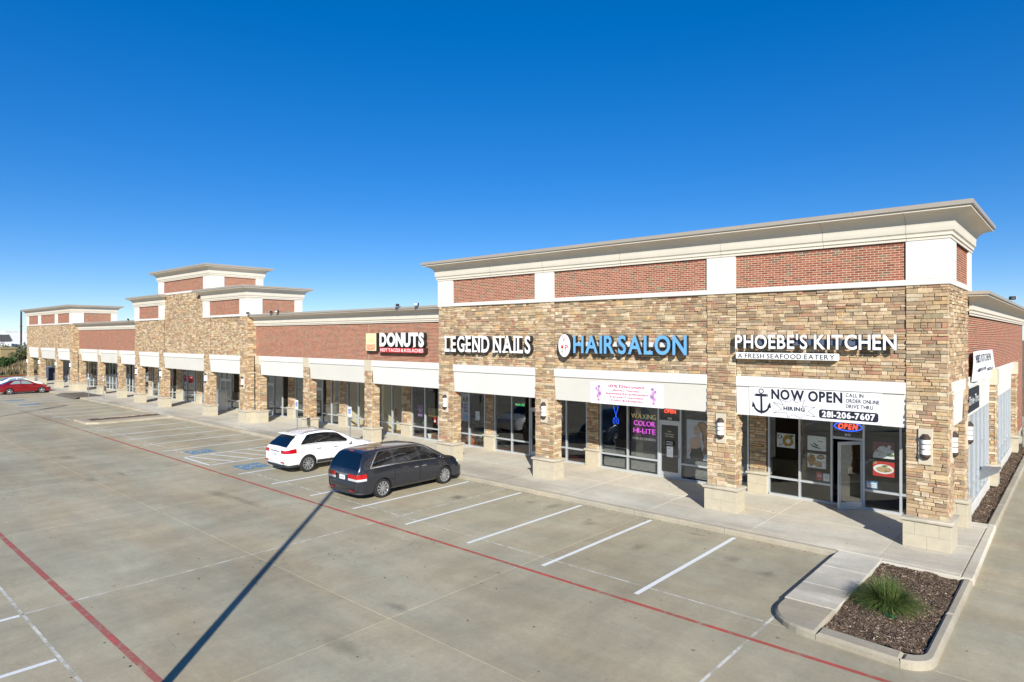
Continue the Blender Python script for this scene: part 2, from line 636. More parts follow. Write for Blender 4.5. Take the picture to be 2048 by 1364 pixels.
for i in range(len(XJ) - 1):
    for j in range(len(YJ) - 1):
        slab(XJ[i + 1], XJ[i], YJ[j + 1], YJ[j], lot, M_SLAB)
for (x0, x1) in ((0.70, 3.9), (3.9, 9.5), (9.5, 16.0)):
    for (y0, y1) in ((-1.8, 4.2), (4.2, 10.2), (10.2, 16.2), (16.2, 24.0), (24.0, 32.0), (32.0, 40.0)):
        slab(x0, x1, y0, y1, lot, M_SLAB)
for (x0, x1) in ((-106.0, -101.0), (-115.0, -106.0), (-125.0, -115.0), (-141.5, -125.0)):
    for (y0, y1) in ((-1.8, 6.0), (6.0, 14.0), (14.0, 24.0)):
        slab(x0, x1, y0, y1, lot, M_SLAB)

# painted markings
ZP = 0.004
def stripe(x0, x1, y0, y1, mat, name, z=ZP):
    n = max(1, int(max(abs(x1 - x0), abs(y1 - y0)) / 60) + 1)
    return mesh_obj(name, [(x0, y0, z), (x1, y0, z), (x1, y1, z), (x0, y1, z)], [(0, 1, 2, 3)], mat, lot)
def stall(x, y0=-7.46, y1=-1.98, w=0.12, mat=M_PAINT):
    return stripe(x - w / 2, x + w / 2, y0, y1, mat, 'stall_line')
for x in (-4.86, -7.57, -10.28, -13.02, -15.80, -18.48, -21.30, -24.09, -32.30, -35.02, -37.66, -40.30, -43.15):
    stall(x)
for x in (-53.0, -55.75, -58.5, -61.25, -64.0, -67.0, -69.9, -72.6, -75.4, -78.1 + 0.4, -80.6, -83.4, -86.2):
    stall(x)
for k in range(9):
    stall(-8.36 - 2.745 * k, -22.4, -16.98, 0.12)
stripe(-40.0, 9.0, -7.955, -7.845, M_RED, 'fire_lane_line')
stripe(-60.0, -40.0, -7.955, -7.845, painted('nearly_gone_red_paint', lin(170, 96, 86), 0.95, 0.36, 0.56), 'fire_lane_line')
stripe(-64.0, 6.0, -16.105, -15.975, M_RED2, 'fire_lane_line')

for (x0, x1, y0, y1) in ((-13.93, -13.875, -22.0, -1.9), (-2.13, -2.07, -16.0, -6.5), (-27.73, -27.68, -16.0, -7.5), (-17.0, -6.0, -16.95, -16.89), (-24.0, -13.9, -6.975, -6.925), (-13.9, -2.2, -6.97, -6.93), (-60.0, -30.0, -6.985, -6.915)):
    stripe(x0, x1, y0, y1, M_SEAL, 'joint_sealant', 0.0022)

def line2(p, q, w, mat, name):
    p, q = Vector((*p, 0)), Vector((*q, 0))
    d = (q - p).normalized()
    s = Vector((-d.y, d.x, 0)) * w / 2
    z = Vector((0, 0, ZP))
    return mesh_obj(name, [p - s + z, q - s + z, q + s + z, p + s + z], [(0, 1, 2, 3)], mat, lot)
def hatch(xa, xb, mat):
    stripe(xa - 0.06, xa + 0.06, -7.40, -1.98, mat, 'hatch_line')
    stripe(xb - 0.06, xb + 0.06, -7.40, -1.98, mat, 'hatch_line')
    stripe(xa + 0.06, xb - 0.06, -7.50, -7.38, mat, 'hatch_line')
    for k in range(5):
        y = -7.15 + k * 0.93
        line2((xa + 0.1, y), (xb - 0.1, y + 0.85), 0.11, mat, 'hatch_line')
hatch(-29.80, -26.92, M_PAINT)
hatch(-69.75, -67.1, M_PAINTOLD)

def access_mark(x0, x1, y0, y1):
    """blue square with the wheelchair symbol, read from the aisle"""
    b = stripe(x0, x1, y0, y1, M_BLUE, 'accessible_mark')
    mb = MB()
    cx, cy, s = (x0 + x1) / 2, (y0 + y1) / 2, (y1 - y0) / 1.25
    def P(u, v):
        return (cx + u * s, cy + v * s, ZP + 0.004)
    def seg(a, c, w):
        a, c = np.array(a), np.array(c)
        d = (c - a) / np.linalg.norm(c - a)
        n = np.array([-d[1], d[0]]) * w / 2
        mb.add([P(*(a - n)), P(*(c - n)), P(*(c + n)), P(*(a + n))], [(0, 1, 2, 3)])
    ring = [(math.cos(t), math.sin(t)) for t in np.linspace(math.radians(115), math.radians(355), 16)]
    for (a, c), (d, e) in zip(ring[:-1], ring[1:]):
        q = [(-0.06 + 0.27 * a, -0.16 + 0.27 * c), (-0.06 + 0.27 * d, -0.16 + 0.27 * e), (-0.06 + 0.35 * d, -0.16 + 0.35 * e), (-0.06 + 0.35 * a, -0.16 + 0.35 * c)]
        mb.add([P(*p) for p in q], [(0, 1, 2, 3)])
    seg((-0.10, 0.30), (-0.05, -0.08), 0.09)
    seg((-0.05, -0.04), (0.20, -0.04), 0.09)
    seg((0.20, -0.06), (0.33, -0.36), 0.09)
    seg((-0.08, 0.12), (0.14, 0.12), 0.07)
    mb.add([P(-0.11 + 0.09 * math.cos(t), 0.42 + 0.09 * math.sin(t)) for t in np.linspace(0, 2 * math.pi, 12, endpoint=False)], [tuple(range(12))])
    mesh_obj('wheelchair_symbol', mb.v, mb.f, M_PAINTOLD, b)
access_mark(-31.47, -30.25, -6.85, -5.63)
access_mark(-25.95, -24.70, -6.90, -5.68)
access_mark(-71.4, -70.15, -6.85, -5.45)
access_mark(-66.0, -64.75, -6.95, -5.45)

# oil spills where engines stand over the bays
M_OIL = stain('oil_stain', lin(84, 79, 70), 0.20)
M_OILP = stain('pale_stain', lin(192, 187, 170), 0.22)
ro = np.random.default_rng(17)
disc = [(math.cos(a), math.sin(a), 0) for a in np.linspace(0, 2 * math.pi, 20, endpoint=False)]
sm = None
def spill(x, y, rx, ry, mat, k):
    o = mesh_obj('oil_stain', disc, [tuple(range(20))], mat, lot, loc=(x, y, 0.0030 + 0.00004 * k))
    o.scale = (rx, ry, 1)
n_sp = 0
for xc in (-3.5, -6.2, -8.9, -11.65, -14.4, -20.0, -33.7, -36.4, -39.0, -41.7, -54.4, -57.2):
    for _ in range(2):
        spill(xc + ro.normal(0, 0.35), ro.uniform(-4.6, -2.4), ro.uniform(0.15, 0.5), ro.uniform(0.15, 0.6), M_OIL, n_sp)
        n_sp += 1
for _ in range(22):
    spill(ro.uniform(-34, 4), ro.uniform(-16, -8.5), ro.uniform(0.3, 1.6), ro.uniform(0.15, 0.5), M_OIL if ro.random() < 0.55 else M_OILP, n_sp)
    n_sp += 1

# ------------------------------------------------------------------ sidewalk with curb
ZW = 0.15
walk = MB().box(-100.6, 0.70, -1.62, 3.42, -0.005, 0.138).build('sidewalk', M_WJOINT)
struct(walk)
def paver(poly, name, mat, z1=ZW, z0=0.10, b=0.006, parent=None):
    return MB().prism(poly, z0, z1, 0, b, bottom=False).build(name, mat, parent or walk)
def rect(x0, x1, y0, y1, gp=0.004):
    return [(x0 + gp, y0 + gp), (x1 - gp, y0 + gp), (x1 - gp, y1 - gp), (x0 + gp, y1 - gp)]
wx = [0.52, -1.25, -4.62, -7.96, -11.2, -14.3] + [-17.6 - 3.35 * k for k in range(25)]
for a, c in zip(wx[:-1], wx[1:]):
    paver(rect(c, a, -1.62, 0.95), 'walk_slab', M_WALK)
    paver(rect(c, a, 0.95, 3.42), 'walk_slab', M_WALK)
# curb: a rounded strip along the lot, cut by the joints
def curb_run(x0, x1, name='curb_segment'):
    prof = [(-1.80, -0.006), (-1.795, 0.10), (-1.775, 0.135), (-1.74, ZW), (-1.625, ZW + 0.001), (-1.625, -0.006)]
    return MB().prism(prof, x0 + 0.006, x1 - 0.006, plane='YZ').build(name, M_CURB, walk)
cx = [-2.20] + [-2.2 - 3.05 * k for k in range(1, 33)]
for a, c in zip(cx[:-1], cx[1:]):
    if c > -74.6 and a < -46 and False:
        continue
    curb_run(c, a)
# paved ramp at the accessible stalls of the far tower
ramp = MB().add([(-74.4, -2.3, 0.004), (-67.9, -2.3, 0.004), (-67.9, 0.2, ZW + 0.012), (-74.4, 0.2, ZW + 0.012), (-74.4, -1.9, ZW + 0.012), (-67.9, -1.9, ZW + 0.012)],
                [(3, 4, 5, 2), (4, 0, 1, 5)]).build('curb_ramp', M_DARKPAVE, walk)

# ------------------------------------------------------------------ planter island at the corner
def arc(cx_, cy_, r, a0, a1, n=7):
    return [(cx_ + r * math.cos(math.radians(a)), cy_ + r * math.sin(math.radians(a))) for a in np.linspace(a0, a1, n)]
stub_y = [-1.62, -3.1, -4.55, -5.75]
for a, c in zip(stub_y[:-1], stub_y[1:]):
    paver([(-2.17, c + 0.005), (-1.14, c + 0.005), (-1.14, a - 0.005), (-2.17, a - 0.005)], 'walk_slab', M_WALK, z0=-0.006, b=0.012)
paver([(-1.14, -5.755), (-2.17, -5.755)] + arc(-1.22, -6.15, 0.95, 180, 262, 9) + [(-1.14, -7.12)], 'walk_slab', M_CURB, z0=-0.006, b=0.045)
paver([(-1.13, -7.12), (0.30, -7.25), (0.30, -6.84), (-1.13, -6.72)], 'curb_segment', M_CURB, z0=-0.006, b=0.05)
paver([(0.308, -7.25)] + arc(0.26, -6.74, 0.51, -84, 0, 8) + [(0.77, -4.4), (0.57, -4.4)] + arc(0.30, -6.60, 0.27, 0, -80, 6) + [(0.308, -6.87)], 'curb_segment', M_CURB, z0=-0.006, b=0.05)
paver([(0.57, -4.392), (0.77, -4.392), (0.77, -1.83), (0.57, -1.83)], 'curb_segment', M_CURB, z0=-0.006, b=0.05)
paver([(-1.13, -1.83), (-1.13, -1.63), (0.525, -1.63), (0.525, -1.83)], 'curb_segment', M_WALK, z0=-0.006, b=0.015)
paver([(0.525, -1.82), (0.78, -1.82), (0.72, 3.95), (0.525, 3.95)], 'walk_slab', M_WALK, z0=-0.006, b=0.03)
for (y0, y1) in ((3.96, 7.0), (7.0, 10.1), (10.1, 13.2), (13.2, 16.3), (16.3, 19.4), (19.4, 22.5), (22.5, 28.0)):
    paver([(0.50, y0 + 0.006), (0.72, y0 + 0.006), (0.72, y1 - 0.006), (0.50, y1 - 0.006)], 'curb_segment', M_CURB, z0=-0.006, b=0.035)
paver([(0.54, 3.44), (0.02, 3.44), (0.02, 3.95), (0.525, 3.95)], 'walk_slab', M_WALK, b=0.006)

def mulch(name, x0, x1, y0, y1, zt, n, label, seed, dirt=0.0):
    """bed of soil with loose chips on it"""
    r = np.random.default_rng(seed)
    nx, ny = max(4, int((x1 - x0) / 0.12)), max(6, int((y1 - y0) / 0.12))
    gx, gy = np.meshgrid(np.linspace(x0, x1, nx), np.linspace(y0, y1, ny))
    def hz(x, y):
        return zt + 0.018 * np.sin(3.1 * x + 1.7 * y) + 0.014 * np.sin(7.3 * x - 4.1 * y + 1) + 0.01 * np.sin(13 * x + 9 * y)
    V = [(a, b, c) for a, b, c in zip(gx.ravel(), gy.ravel(), hz(gx, gy).ravel() + r.normal(0, 0.006, gx.size))]
    F = [(j * nx + i, j * nx + i + 1, (j + 1) * nx + i + 1, (j + 1) * nx + i) for j in range(ny - 1) for i in range(nx - 1)]
    T = [lin(98, 82, 68)] * len(V)
    px, py = r.uniform(x0 + 0.02, x1 - 0.02, n), r.uniform(y0 + 0.02, y1 - 0.02, n)
    pal = [lin(112, 94, 78), lin(92, 76, 63), lin(132, 113, 94), lin(72, 60, 50), lin(150, 133, 113), lin(184, 172, 156)]
    pr = np.array([0.30, 0.25, 0.18, 0.16, 0.08, 0.03])
    for i in range(n):
        L, W = r.uniform(0.010, 0.034), r.uniform(0.004, 0.010)
        a = r.uniform(0, math.pi)
        d = np.array([math.cos(a), math.sin(a), r.normal(0, 0.3)]) * L
        s = np.array([-math.sin(a), math.cos(a), r.normal(0, 0.5)]) * W
        c = np.array([px[i], py[i], hz(px[i], py[i]) + 0.012])
        k = len(V)
        V += [tuple(c - d - s), tuple(c + d - s), tuple(c + d + s), tuple(c - d + s)]
        F.append((k, k + 1, k + 2, k + 3))
        T += [pal[r.choice(6, p=pr)]] * 4
    o = mesh_obj(name, V, F, M_MULCH, tone=T)
    o['label'], o['category'] = label, 'mulch'
    return stuff(o)
mulch('mulch', -1.125, 0.565, -6.72, -1.835, 0.085, 13000, 'brown bark mulch filling the planter island by the corner pillar', 3)
mulch('mulch', -0.06, 0.495, 3.96, 24.0, 0.075, 11000, 'brown bark mulch in the strip under the drive thru window', 4)

# long narrow planter between the far stalls
isl = MB()
isl.prism([(-50.3, -6.3), (-49.7, -6.95), (-47.0, -6.95), (-46.4, -6.3), (-46.4, -1.82), (-47.75, -1.82), (-47.75, -6.35), (-49.05, -6.35), (-49.05, -1.82), (-50.3, -1.82)], -0.006, 0.13, 0, 0.03)
isl = isl.build('planter_curb', M_CURB)
struct(isl)
mulch('mulch', -49.04, -47.76, -6.34, -1.83, 0.10, 1500, 'dark mulch in the long planter between the far parking stalls', 5)

# wind-blown bits of leaf on the paving
rl = np.random.default_rng(31)
V, F = [], []
for k in range(520):
    if k % 3:
        x, y = rl.uniform(-30, 6), rl.uniform(-17, -1.9)
    else:
        x, y = rl.uniform(-34, 0.4), -1.86 - abs(rl.normal(0, 0.25))
    z = 0.009
    if rl.random() < 0.12:
        x, y, z = rl.uniform(-26, -1), rl.uniform(-1.5, 3.0), ZW + 0.006
    if -2.3 < x < 0.9 and y < -1.5:
        continue
    L, W, a = rl.uniform(0.012, 0.045), rl.uniform(0.008, 0.022), rl.uniform(0, math.pi)
    c_, s_ = math.cos(a), math.sin(a)
    i = len(V)
    V += [(x - c_ * L, y - s_ * L, z), (x + s_ * W, y - c_ * W, z + 0.004), (x + c_ * L, y + s_ * L, z + 0.002), (x - s_ * W, y + c_ * W, z + 0.006)]
    F.append((i, i + 1, i + 2, i + 3))
ll = mesh_obj('leaf_litter', V, F, plain('dry_leaf', lin(70, 54, 38), 0.9, var=0.3, nscale=3))
ll['label'], ll['category'] = 'small dry leaf bits scattered over the concrete lot', 'litter'
stuff(ll)

# ================================================================== the shopping strip
bld = thing('shopping_strip', 'long one storey brick and stone shopping strip with three raised towers', 'building')

STONE_PAL = [(lin(196, 172, 134), 0.20), (lin(178, 150, 110), 0.19), (lin(160, 130, 94), 0.13), (lin(208, 190, 158), 0.13),
             (lin(140, 110, 80), 0.09), (lin(158, 102, 74), 0.07), (lin(140, 124, 98), 0.08), (lin(118, 94, 72), 0.05), (lin(188, 150, 96), 0.06)]
SP_C = np.array([c for c, p in STONE_PAL]); SP_C = (SP_C * 0.66 + np.array(lin(186, 172, 147)) * 0.34) * np.array([0.97, 0.955, 0.965, 1.0]); SP_P = np.array([p for c, p in STONE_PAL]); SP_P /= SP_P.sum()
BRICK_PAL = [(lin(148, 86, 66), 0.34), (lin(139, 77, 59), 0.28), (lin(157, 95, 73), 0.18), (lin(127, 69, 54), 0.10), (lin(108, 86, 70), 0.06), (lin(122, 106, 84), 0.04)]
BP_C = np.array([c for c, p in BRICK_PAL]); BP_P = np.array([p for c, p in BRICK_PAL]); BP_P /= BP_P.sum()

STONES, BRICKS = [], []          # (verts, faces, colour, size in the picture, wall object key)
EX, EY, EZ = np.array([1., 0, 0]), np.array([0, 1., 0]), np.array([0, 0, 1.])
CAMP = np.array(CAM[:])
ST_F = [(0, 1, 5, 4), (1, 2, 6, 5), (2, 3, 7, 6), (3, 0, 4, 7), (4, 5, 9, 8), (5, 6, 10, 9), (6, 7, 11, 10), (7, 4, 8, 11), (8, 9, 10, 11)]
BR_F = [(0, 1, 5, 4), (1, 2, 6, 5), (2, 3, 7, 6), (3, 0, 4, 7), (4, 5, 6, 7)]

def seen(c, N, w, h):
    d = c - CAMP
    L = np.linalg.norm(d)
    vis = -np.dot(d / L, N)
    return -1.0 if vis <= 0 else w * h * vis / (L * L)

def one_stone(P0, U, V, N, u0, u1, v0, v1, key):
    g = 0.003
    u0 += g; u1 -= g; v0 += g; v1 -= g
    if u1 - u0 < 0.02 or v1 - v0 < 0.015:
        return
    d = RNG.choice([0.024, 0.034, 0.044, 0.058]) * RNG.uniform(0.85, 1.15)
    jit = RNG.uniform(-0.006, 0.006, (4, 2))
    c4 = [(u0, v0), (u1, v0), (u1, v1), (u0, v1)]
    ins = RNG.uniform(0.006, 0.013)
    sg = [(1, 1), (-1, 1), (-1, -1), (1, -1)]
    vs = []
    for (a, b) in c4:
        vs.append(P0 + a * U + b * V)
    for k, (a, b) in enumerate(c4):
        vs.append(P0 + (a + jit[k, 0] * 0.6) * U + (b + jit[k, 1] * 0.6) * V + (d * 0.6) * N)
    for k, (a, b) in enumerate(c4):
        vs.append(P0 + (a + sg[k][0] * ins + jit[k, 0]) * U + (b + sg[k][1] * ins + jit[k, 1]) * V + (d + RNG.uniform(-0.007, 0.005)) * N)
    col = SP_C[RNG.choice(len(SP_C), p=SP_P)] * np.array([*(RNG.uniform(0.88, 1.10) * RNG.uniform(0.97, 1.03, 3)), 1])
    c = P0 + (u0 + u1) / 2 * U + (v0 + v1) / 2 * V
    STONES.append((np.array(vs), ST_F, col, seen(c, N, u1 - u0, v1 - v0), key))

def ledge(P0, U, V, N, W, H, key):
    """random coursed ledge stone over a rectangle"""
    P0 = np.array(P0, float)
    v = 0.0
    while v < H - 0.001:
        h = RNG.choice([0.07, 0.09, 0.108, 0.13, 0.155], p=[0.22, 0.28, 0.25, 0.16, 0.09]) * RNG.uniform(0.93, 1.07)
        if H - v - h < 0.06:
            h = H - v
            if h > 0.19:
                h /= 2
        u = 0.0
        while u < W - 0.001:
            L = RNG.uniform(0.15, 0.46) if RNG.random() < 0.8 else RNG.uniform(0.10, 0.2)
            if W - u - L < 0.13:
                L = W - u
            if h > 0.115 and RNG.random() < 0.40:
                hs = h * RNG.uniform(0.38, 0.62)
                for (a, b) in ((0, hs), (hs, h)):
                    if L > 0.34 and RNG.random() < 0.6:
                        k = L * RNG.uniform(0.35, 0.65)
                        one_stone(P0, U, V, N, u, u + k, v + a, v + b, key)
                        one_stone(P0, U, V, N, u + k, u + L, v + a, v + b, key)
                    else:
                        one_stone(P0, U, V, N, u, u + L, v + a, v + b, key)
            else:
                one_stone(P0, U, V, N, u, u + L, v, v + h, key)
            u += L
        v += h

def brickwork(P0, U, V, N, W, H, key):
    P0 = np.array(P0, float)
    nrow = max(1, round(H / 0.0677))
    ch = H / nrow
    L = 0.2032
    J = 0.0066
    for r in range(nrow):
        u = -(L / 2) * (r % 2)
        while u < W - 0.005:
            a, b = max(u, 0) + J, min(u + L, W) - J
            if b - a > 0.015:
                v0, v1 = r * ch + J, (r + 1) * ch - J
                d = 0.0035 + RNG.uniform(-0.001, 0.0015)
                p = [(a, v0), (b, v0), (b, v1), (a, v1)]
                vs = [P0 + x * U + y * V for x, y in p] + [P0 + (x + s * 0.0015) * U + (y + t * 0.0015) * V + d * N for (x, y), (s, t) in zip(p, ((1, 1), (-1, 1), (-1, -1), (1, -1)))]
                col = BP_C[RNG.choice(len(BP_C), p=BP_P)] * np.array([*(RNG.uniform(0.9, 1.1) * np.ones(3)), 1])
                c = P0 + (a + b) / 2 * U + (v0 + v1) / 2 * V
                BRICKS.append((np.array(vs), BR_F, col, seen(c, N, b - a, v1 - v0), key))
            u += L

WALLS = {}
PD = 0.52          # pillar depth
Z_CAP = 0.97       # stone starts here
Z_HB, Z_HM, Z_HT = 3.33, 4.25, 4.57

def pillar_base(x0, x1, y0, y1, z1=Z_CAP, over=0.065, blocks=True, label=None):
    """limestone blocks with a bull-nosed cap"""
    core = box_obj('pillar_base', x0 - over + 0.008, x1 + over - 0.008, y0 - over + 0.008, y1 + over - 0.008, ZW - 0.01, z1 - 0.115, M_LIMEJ if blocks else M_LIME, bld)
    if blocks:
        X0, X1, Y0, Y1 = x0 - over, x1 + over, y0 - over, y1 + over
        zc = [ZW, ZW + (z1 - 0.115 - ZW) * 0.5, z1 - 0.115]
        for r in range(2):
            n = max(1, round((X1 - X0) / 0.5))
            cuts = [X0] + [X0 + (X1 - X0) * ((k + (0.5 if r else 0.0)) / n) for k in range(0 if r else 1, n)] + [X1]
            for a, b in zip(cuts[:-1], cuts[1:]):
                box_obj('limestone_block', a + (0.0025 if a > X0 else 0), b - (0.0025 if b < X1 else 0), Y0, Y1, zc[r] + 0.0025, zc[r + 1] - 0.0025, M_LIME, core, 0.004)
    o = over + 0.055
    X0, X1, Y0, Y1 = x0 - o, x1 + o, y0 - o, y1 + o
    prof = [(0.05, -0.115), (0.018, -0.112), (0.004, -0.095), (0.0, -0.07), (0.004, -0.045), (0.02, -0.022), (0.05, -0.008), (o + 0.03, 0.012)]
    vs, n = [], len(prof)
    for i, z in prof:
        vs += [(X0 + i, Y0 + i, z1 + z), (X1 - i, Y0 + i, z1 + z), (X1 - i, Y1 - i, z1 + z), (X0 + i, Y1 - i, z1 + z)]
    fs = [(k * 4 + a, k * 4 + (a + 1) % 4, (k + 1) * 4 + (a + 1) % 4, (k + 1) * 4 + a) for k in range(n - 1) for a in range(4)]
    fs += [(3, 2, 1, 0), tuple(range((n - 1) * 4, n * 4))]
    mesh_obj('base_cap', vs, fs, M_CAP, core, smooth=True, sharp=50)

CORN = [(0.02, 0.00), (0.05, 0.00), (0.05, 0.075), (0.085, 0.085), (0.085, 0.165), (0.10, 0.175), (0.10, 0.19), (0.125, 0.20), (0.13, 0.21), (0.13, 0.36),
        (0.145, 0.44), (0.18, 0.52), (0.24, 0.59), (0.32, 0.645), (0.42, 0.685), (0.50, 0.70), (0.53, 0.70), (0.53, 0.765), (0.515, 0.77)]
COPE = [(0.50, 0.765), (0.575, 0.755), (0.585, 0.765), (0.585, 0.875), (0.57, 0.885), (0.10, 0.91)]

def strip(prof, pts_at, name, mat, parent):
    """sweep: pts_at(o) gives the two end points for outward offset o"""
    vs = []
    for o, z in prof:
        a, b = pts_at(o)
        vs += [(a[0], a[1], z), (b[0], b[1], z)]
    fs = [(2 * k, 2 * k + 1, 2 * k + 3, 2 * k + 2) for k in range(len(prof) - 1)]
    return mesh_obj(name, vs, fs, mat, parent, smooth=True, sharp=28)

def cornice_run(fixed, a, b, zb, hs, axis, out, mitre_a, mitre_b, joints, parent):
    """axis 'x': runs along x at y = fixed, going out by out*(0,±1); axis 'y': along y at x = fixed"""
    cp = [(o, zb + z * hs) for o, z in CORN]
    kp = [(o, zb + z * hs) for o, z in COPE]
    cuts = [a] + [j for j in joints if a + 0.5 < j < b - 0.5] + [b]
    for prof, nm, mat, cc in ((cp, 'cornice_section', M_CORN, cuts), (kp, 'coping', M_COPING, [a] + [j + 0.9 for j in joints if a + 0.5 < j + 0.9 < b - 0.5] + [b])):
        for p, q in zip(cc[:-1], cc[1:]):
            def pts(o, p=p, q=q):
                s = (p - o * mitre_a) if p == a else p + 0.004
                e = (q + o * mitre_b) if q == b else q - 0.004
                f = fixed + out * o
                return ((s, f), (e, f)) if axis == 'x' else ((f, s), (f, e))
            strip(prof, pts, nm, mat, parent)

def crown(x0, x1, y0, y1, zb, hs=1.0, joints=()):
    """cornice all round a rectangular block, plus its lid"""
    core = box_obj('cornice_core', x0 + 0.03, x1 - 0.03, y0 + 0.03, y1 - 0.03, zb, zb + 0.89 * hs, M_CORN, bld)
    cornice_run(y0, x0, x1, zb, hs, 'x', -1, 1, 1, joints, core)
    cornice_run(x1, y0, y1, zb, hs, 'y', 1, 1, 1, (), core)
    cornice_run(x0, y0, y1, zb, hs, 'y', -1, 1, 1, (), core)
    cornice_run(y1, x0, x1, zb, hs, 'x', 1, 1, 1, (), core)

def frieze(x0, x1, y0, y1, zb, piers, zt, side=True, key=None):
    """white band and piers framing brick panels"""
    box_obj('frieze_band', x0 - 0.035, x1 + 0.035, y0 - 0.035, y1 + 0.035, zb, zb + 0.155, M_STUCCO, bld, 0.008)
    k = box_obj('brick_wall', x0 + 0.03, x1 - 0.03, y0 + 0.03, y1 - 0.03, zb + 0.155, zt + 0.01, M_MORTAR, bld)
    key = key or ('f', x0, zb)
    WALLS[key] = k
    z0 = zb + 0.156
    for a, b in piers:
        box_obj('frieze_pier', a - (0.03 if a == x0 else 0), b + (0.03 if b == x1 else 0), y0 - 0.03, y0 + (1.08 if (b == x1 and side) else 0.1), z0, zt, M_STUCCO, bld, 0.006)
    for (a, b), (c, d) in zip(piers[:-1], piers[1:]):
        brickwork((b, y0 + 0.03, z0), EX, EZ, -EY, c - b, zt - z0, key)
    if side:
        box_obj('frieze_pier', x1 - 0.1, x1 + 0.03, y1 - 0.55, y1 + 0.03, z0, zt, M_STUCCO, bld, 0.006)
        brickwork((x1 - 0.03, y0 + 1.08, z0), EY, EZ, EX, y1 - 0.55 - y0 - 1.08, zt - z0, key)

def header(a, b, y, mat=M_STUCCO, ztop=Z_HT):
    """band with the plain panel below it, closing a bay over the walk"""
    box_obj('header_band', a + 0.004, b - 0.004, y - 0.015, y + 0.30, Z_HM, ztop, M_STUCCO, bld, 0.006)
    MB().prism([(y + 0.035, Z_HM - 0.002), (y + 0.085, Z_HB), (y + 0.46, Z_HB), (y + 0.46, Z_HM - 0.002)], a + 0.006, b - 0.006, plane='YZ').build('header_panel', mat, bld)

def tower(x0, x1, pil, centre=None, near=False, key='t'):
    core = MB()
    for i, (a, b) in enumerate(pil):
        dep = 0.90 if (near and b == x1) else PD
        core.box(a + 0.04, b - 0.045, 0.045, dep, ZW, 7.19)
    for (a, b), (c, d) in zip(pil[:-1], pil[1:]):
        core.box(b - 0.05, c + 0.05, 0.085, 0.52, Z_HT - 0.05, 7.188)
    core.box(x1 - 0.5, x1 - 0.046, 0.5, 3.78, Z_HT - 0.05, 7.186)
    core.box(x0 + 0.04, x0 + 0.5, 0.5, 3.78, 3.4, 7.186)
    w = core.build('stone_wall', M_STONEBACK, bld)
    WALLS[key] = w
    for i, (a, b) in enumerate(pil):
        last = b == x1
        dep = 0.90 if (near and last) else PD
        pillar_base(a, b, 0.0, dep, blocks=near or x0 > -60)
        ledge((a, 0.045, Z_CAP), EX, EZ, -EY, b - a, 7.2 - Z_CAP, key)
        ledge((b - 0.045, 0.015, Z_CAP), EY, EZ, EX, dep - 0.015, Z_HT - Z_CAP if (last) else Z_HB - Z_CAP + 0.05, key)
        if not last:
            mb = MB().box(a + 0.045, b - 0.05, dep, dep + 0.03, Z_CAP, 3.4).build('pillar_back', M_STONEBACK, bld)
    for i, ((a, b), (c, d)) in enumerate(zip(pil[:-1], pil[1:])):
        wide = (c - b) > 6
        header(b, c, 0.0, M_STUCCO2 if wide else M_STUCCO)
        ztop = 7.2
        if centre and i == 1:
            continue
        ledge((b, 0.085, Z_HT), EX, EZ, -EY, c - b, ztop - Z_HT, key)
    # return of the tower on the right-hand side
    if near:
        ledge((x1 - 0.046, 0.015, Z_HT), EY, EZ, EX, 3.77, 7.2 - Z_HT, key)
    else:
        ledge((x1 - 0.046, 0.015, Z_HT), EY, EZ, EX, 1.1, 7.2 - Z_HT, key)
    for (a, b) in ((-0.92, 0.06),) if False else ():
        pass

# ---- near tower
T1 = [(-19.80, -18.83), (-13.98, -13.01), (-6.62, -5.65), (-0.92, 0.06)]
tower(-19.80, 0.06, T1, near=True, key='near')
frieze(-19.80, 0.06, 0.0, 4.2, 7.2, T1, 8.42, key='nearf')
crown(-19.80, 0.06, 0.0, 4.2, 8.40, 0.98, [-16.4, -13.5, -9.9, -6.1, -3.0, -0.9])
# open end bay: side header, pier behind it
box_obj('header_band', -0.24, 0.075, 0.62, 3.02, Z_HM, Z_HT + 0.02, M_STUCCO, bld, 0.006)
MB().prism([(0.03, Z_HM - 0.002), (-0.01, Z_HB), (-0.40, Z_HB), (-0.40, Z_HM - 0.002)], 0.93, 3.0, plane='XZ').build('header_panel', M_STUCCO, bld)
WALLS['pier'] = MB().box(-0.86, 0.015, 3.085, 3.78, ZW, 4.6).build('stone_wall', M_STONEBACK, bld)
ledge((-0.90, 3.085, Z_CAP), EX, EZ, -EY, 0.96, 3.4 - Z_CAP, 'pier')
ledge((0.015, 3.06, Z_CAP), EY, EZ, EX, 0.74, Z_HT - Z_CAP, 'pier')
pillar_base(-0.90, 0.06, 3.04, 3.80)

# ---- middle tower
T2 = [(-59.16, -58.15), (-53.71, -52.71), (-45.25, -44.28), (-39.62, -38.62)]
tower(-59.16, -38.62, T2, centre=True, key='mid')
frieze(-45.30, -38.62, 0.0, 4.0, 7.2, [(-45.30, -44.28), (-39.62, -38.62)], 8.40, key='midr')
crown(-45.30, -38.62, 0.0, 4.0, 8.38, 0.95, [-42.0])
frieze(-59.16, -52.70, 0.0, 4.0, 7.2, [(-59.16, -58.15), (-53.72, -52.70)], 8.40, key='midl')
crown(-59.16, -52.70, 0.0, 4.0, 8.38, 0.95, [-56.0])
WALLS['midc'] = MB().box(-53.9, -44.45, 0.10, 4.1, Z_HT - 0.03, 9.17).build('stone_wall', M_STONEBACK, bld)
ledge((-52.70, 0.098, Z_HT), EX, EZ, -EY, 7.42, 9.17 - Z_HT, 'midc')
frieze(-53.9, -44.42, 0.06, 4.1, 9.17, [(-53.9, -52.85), (-45.42, -44.42)], 10.26, key='midcf')
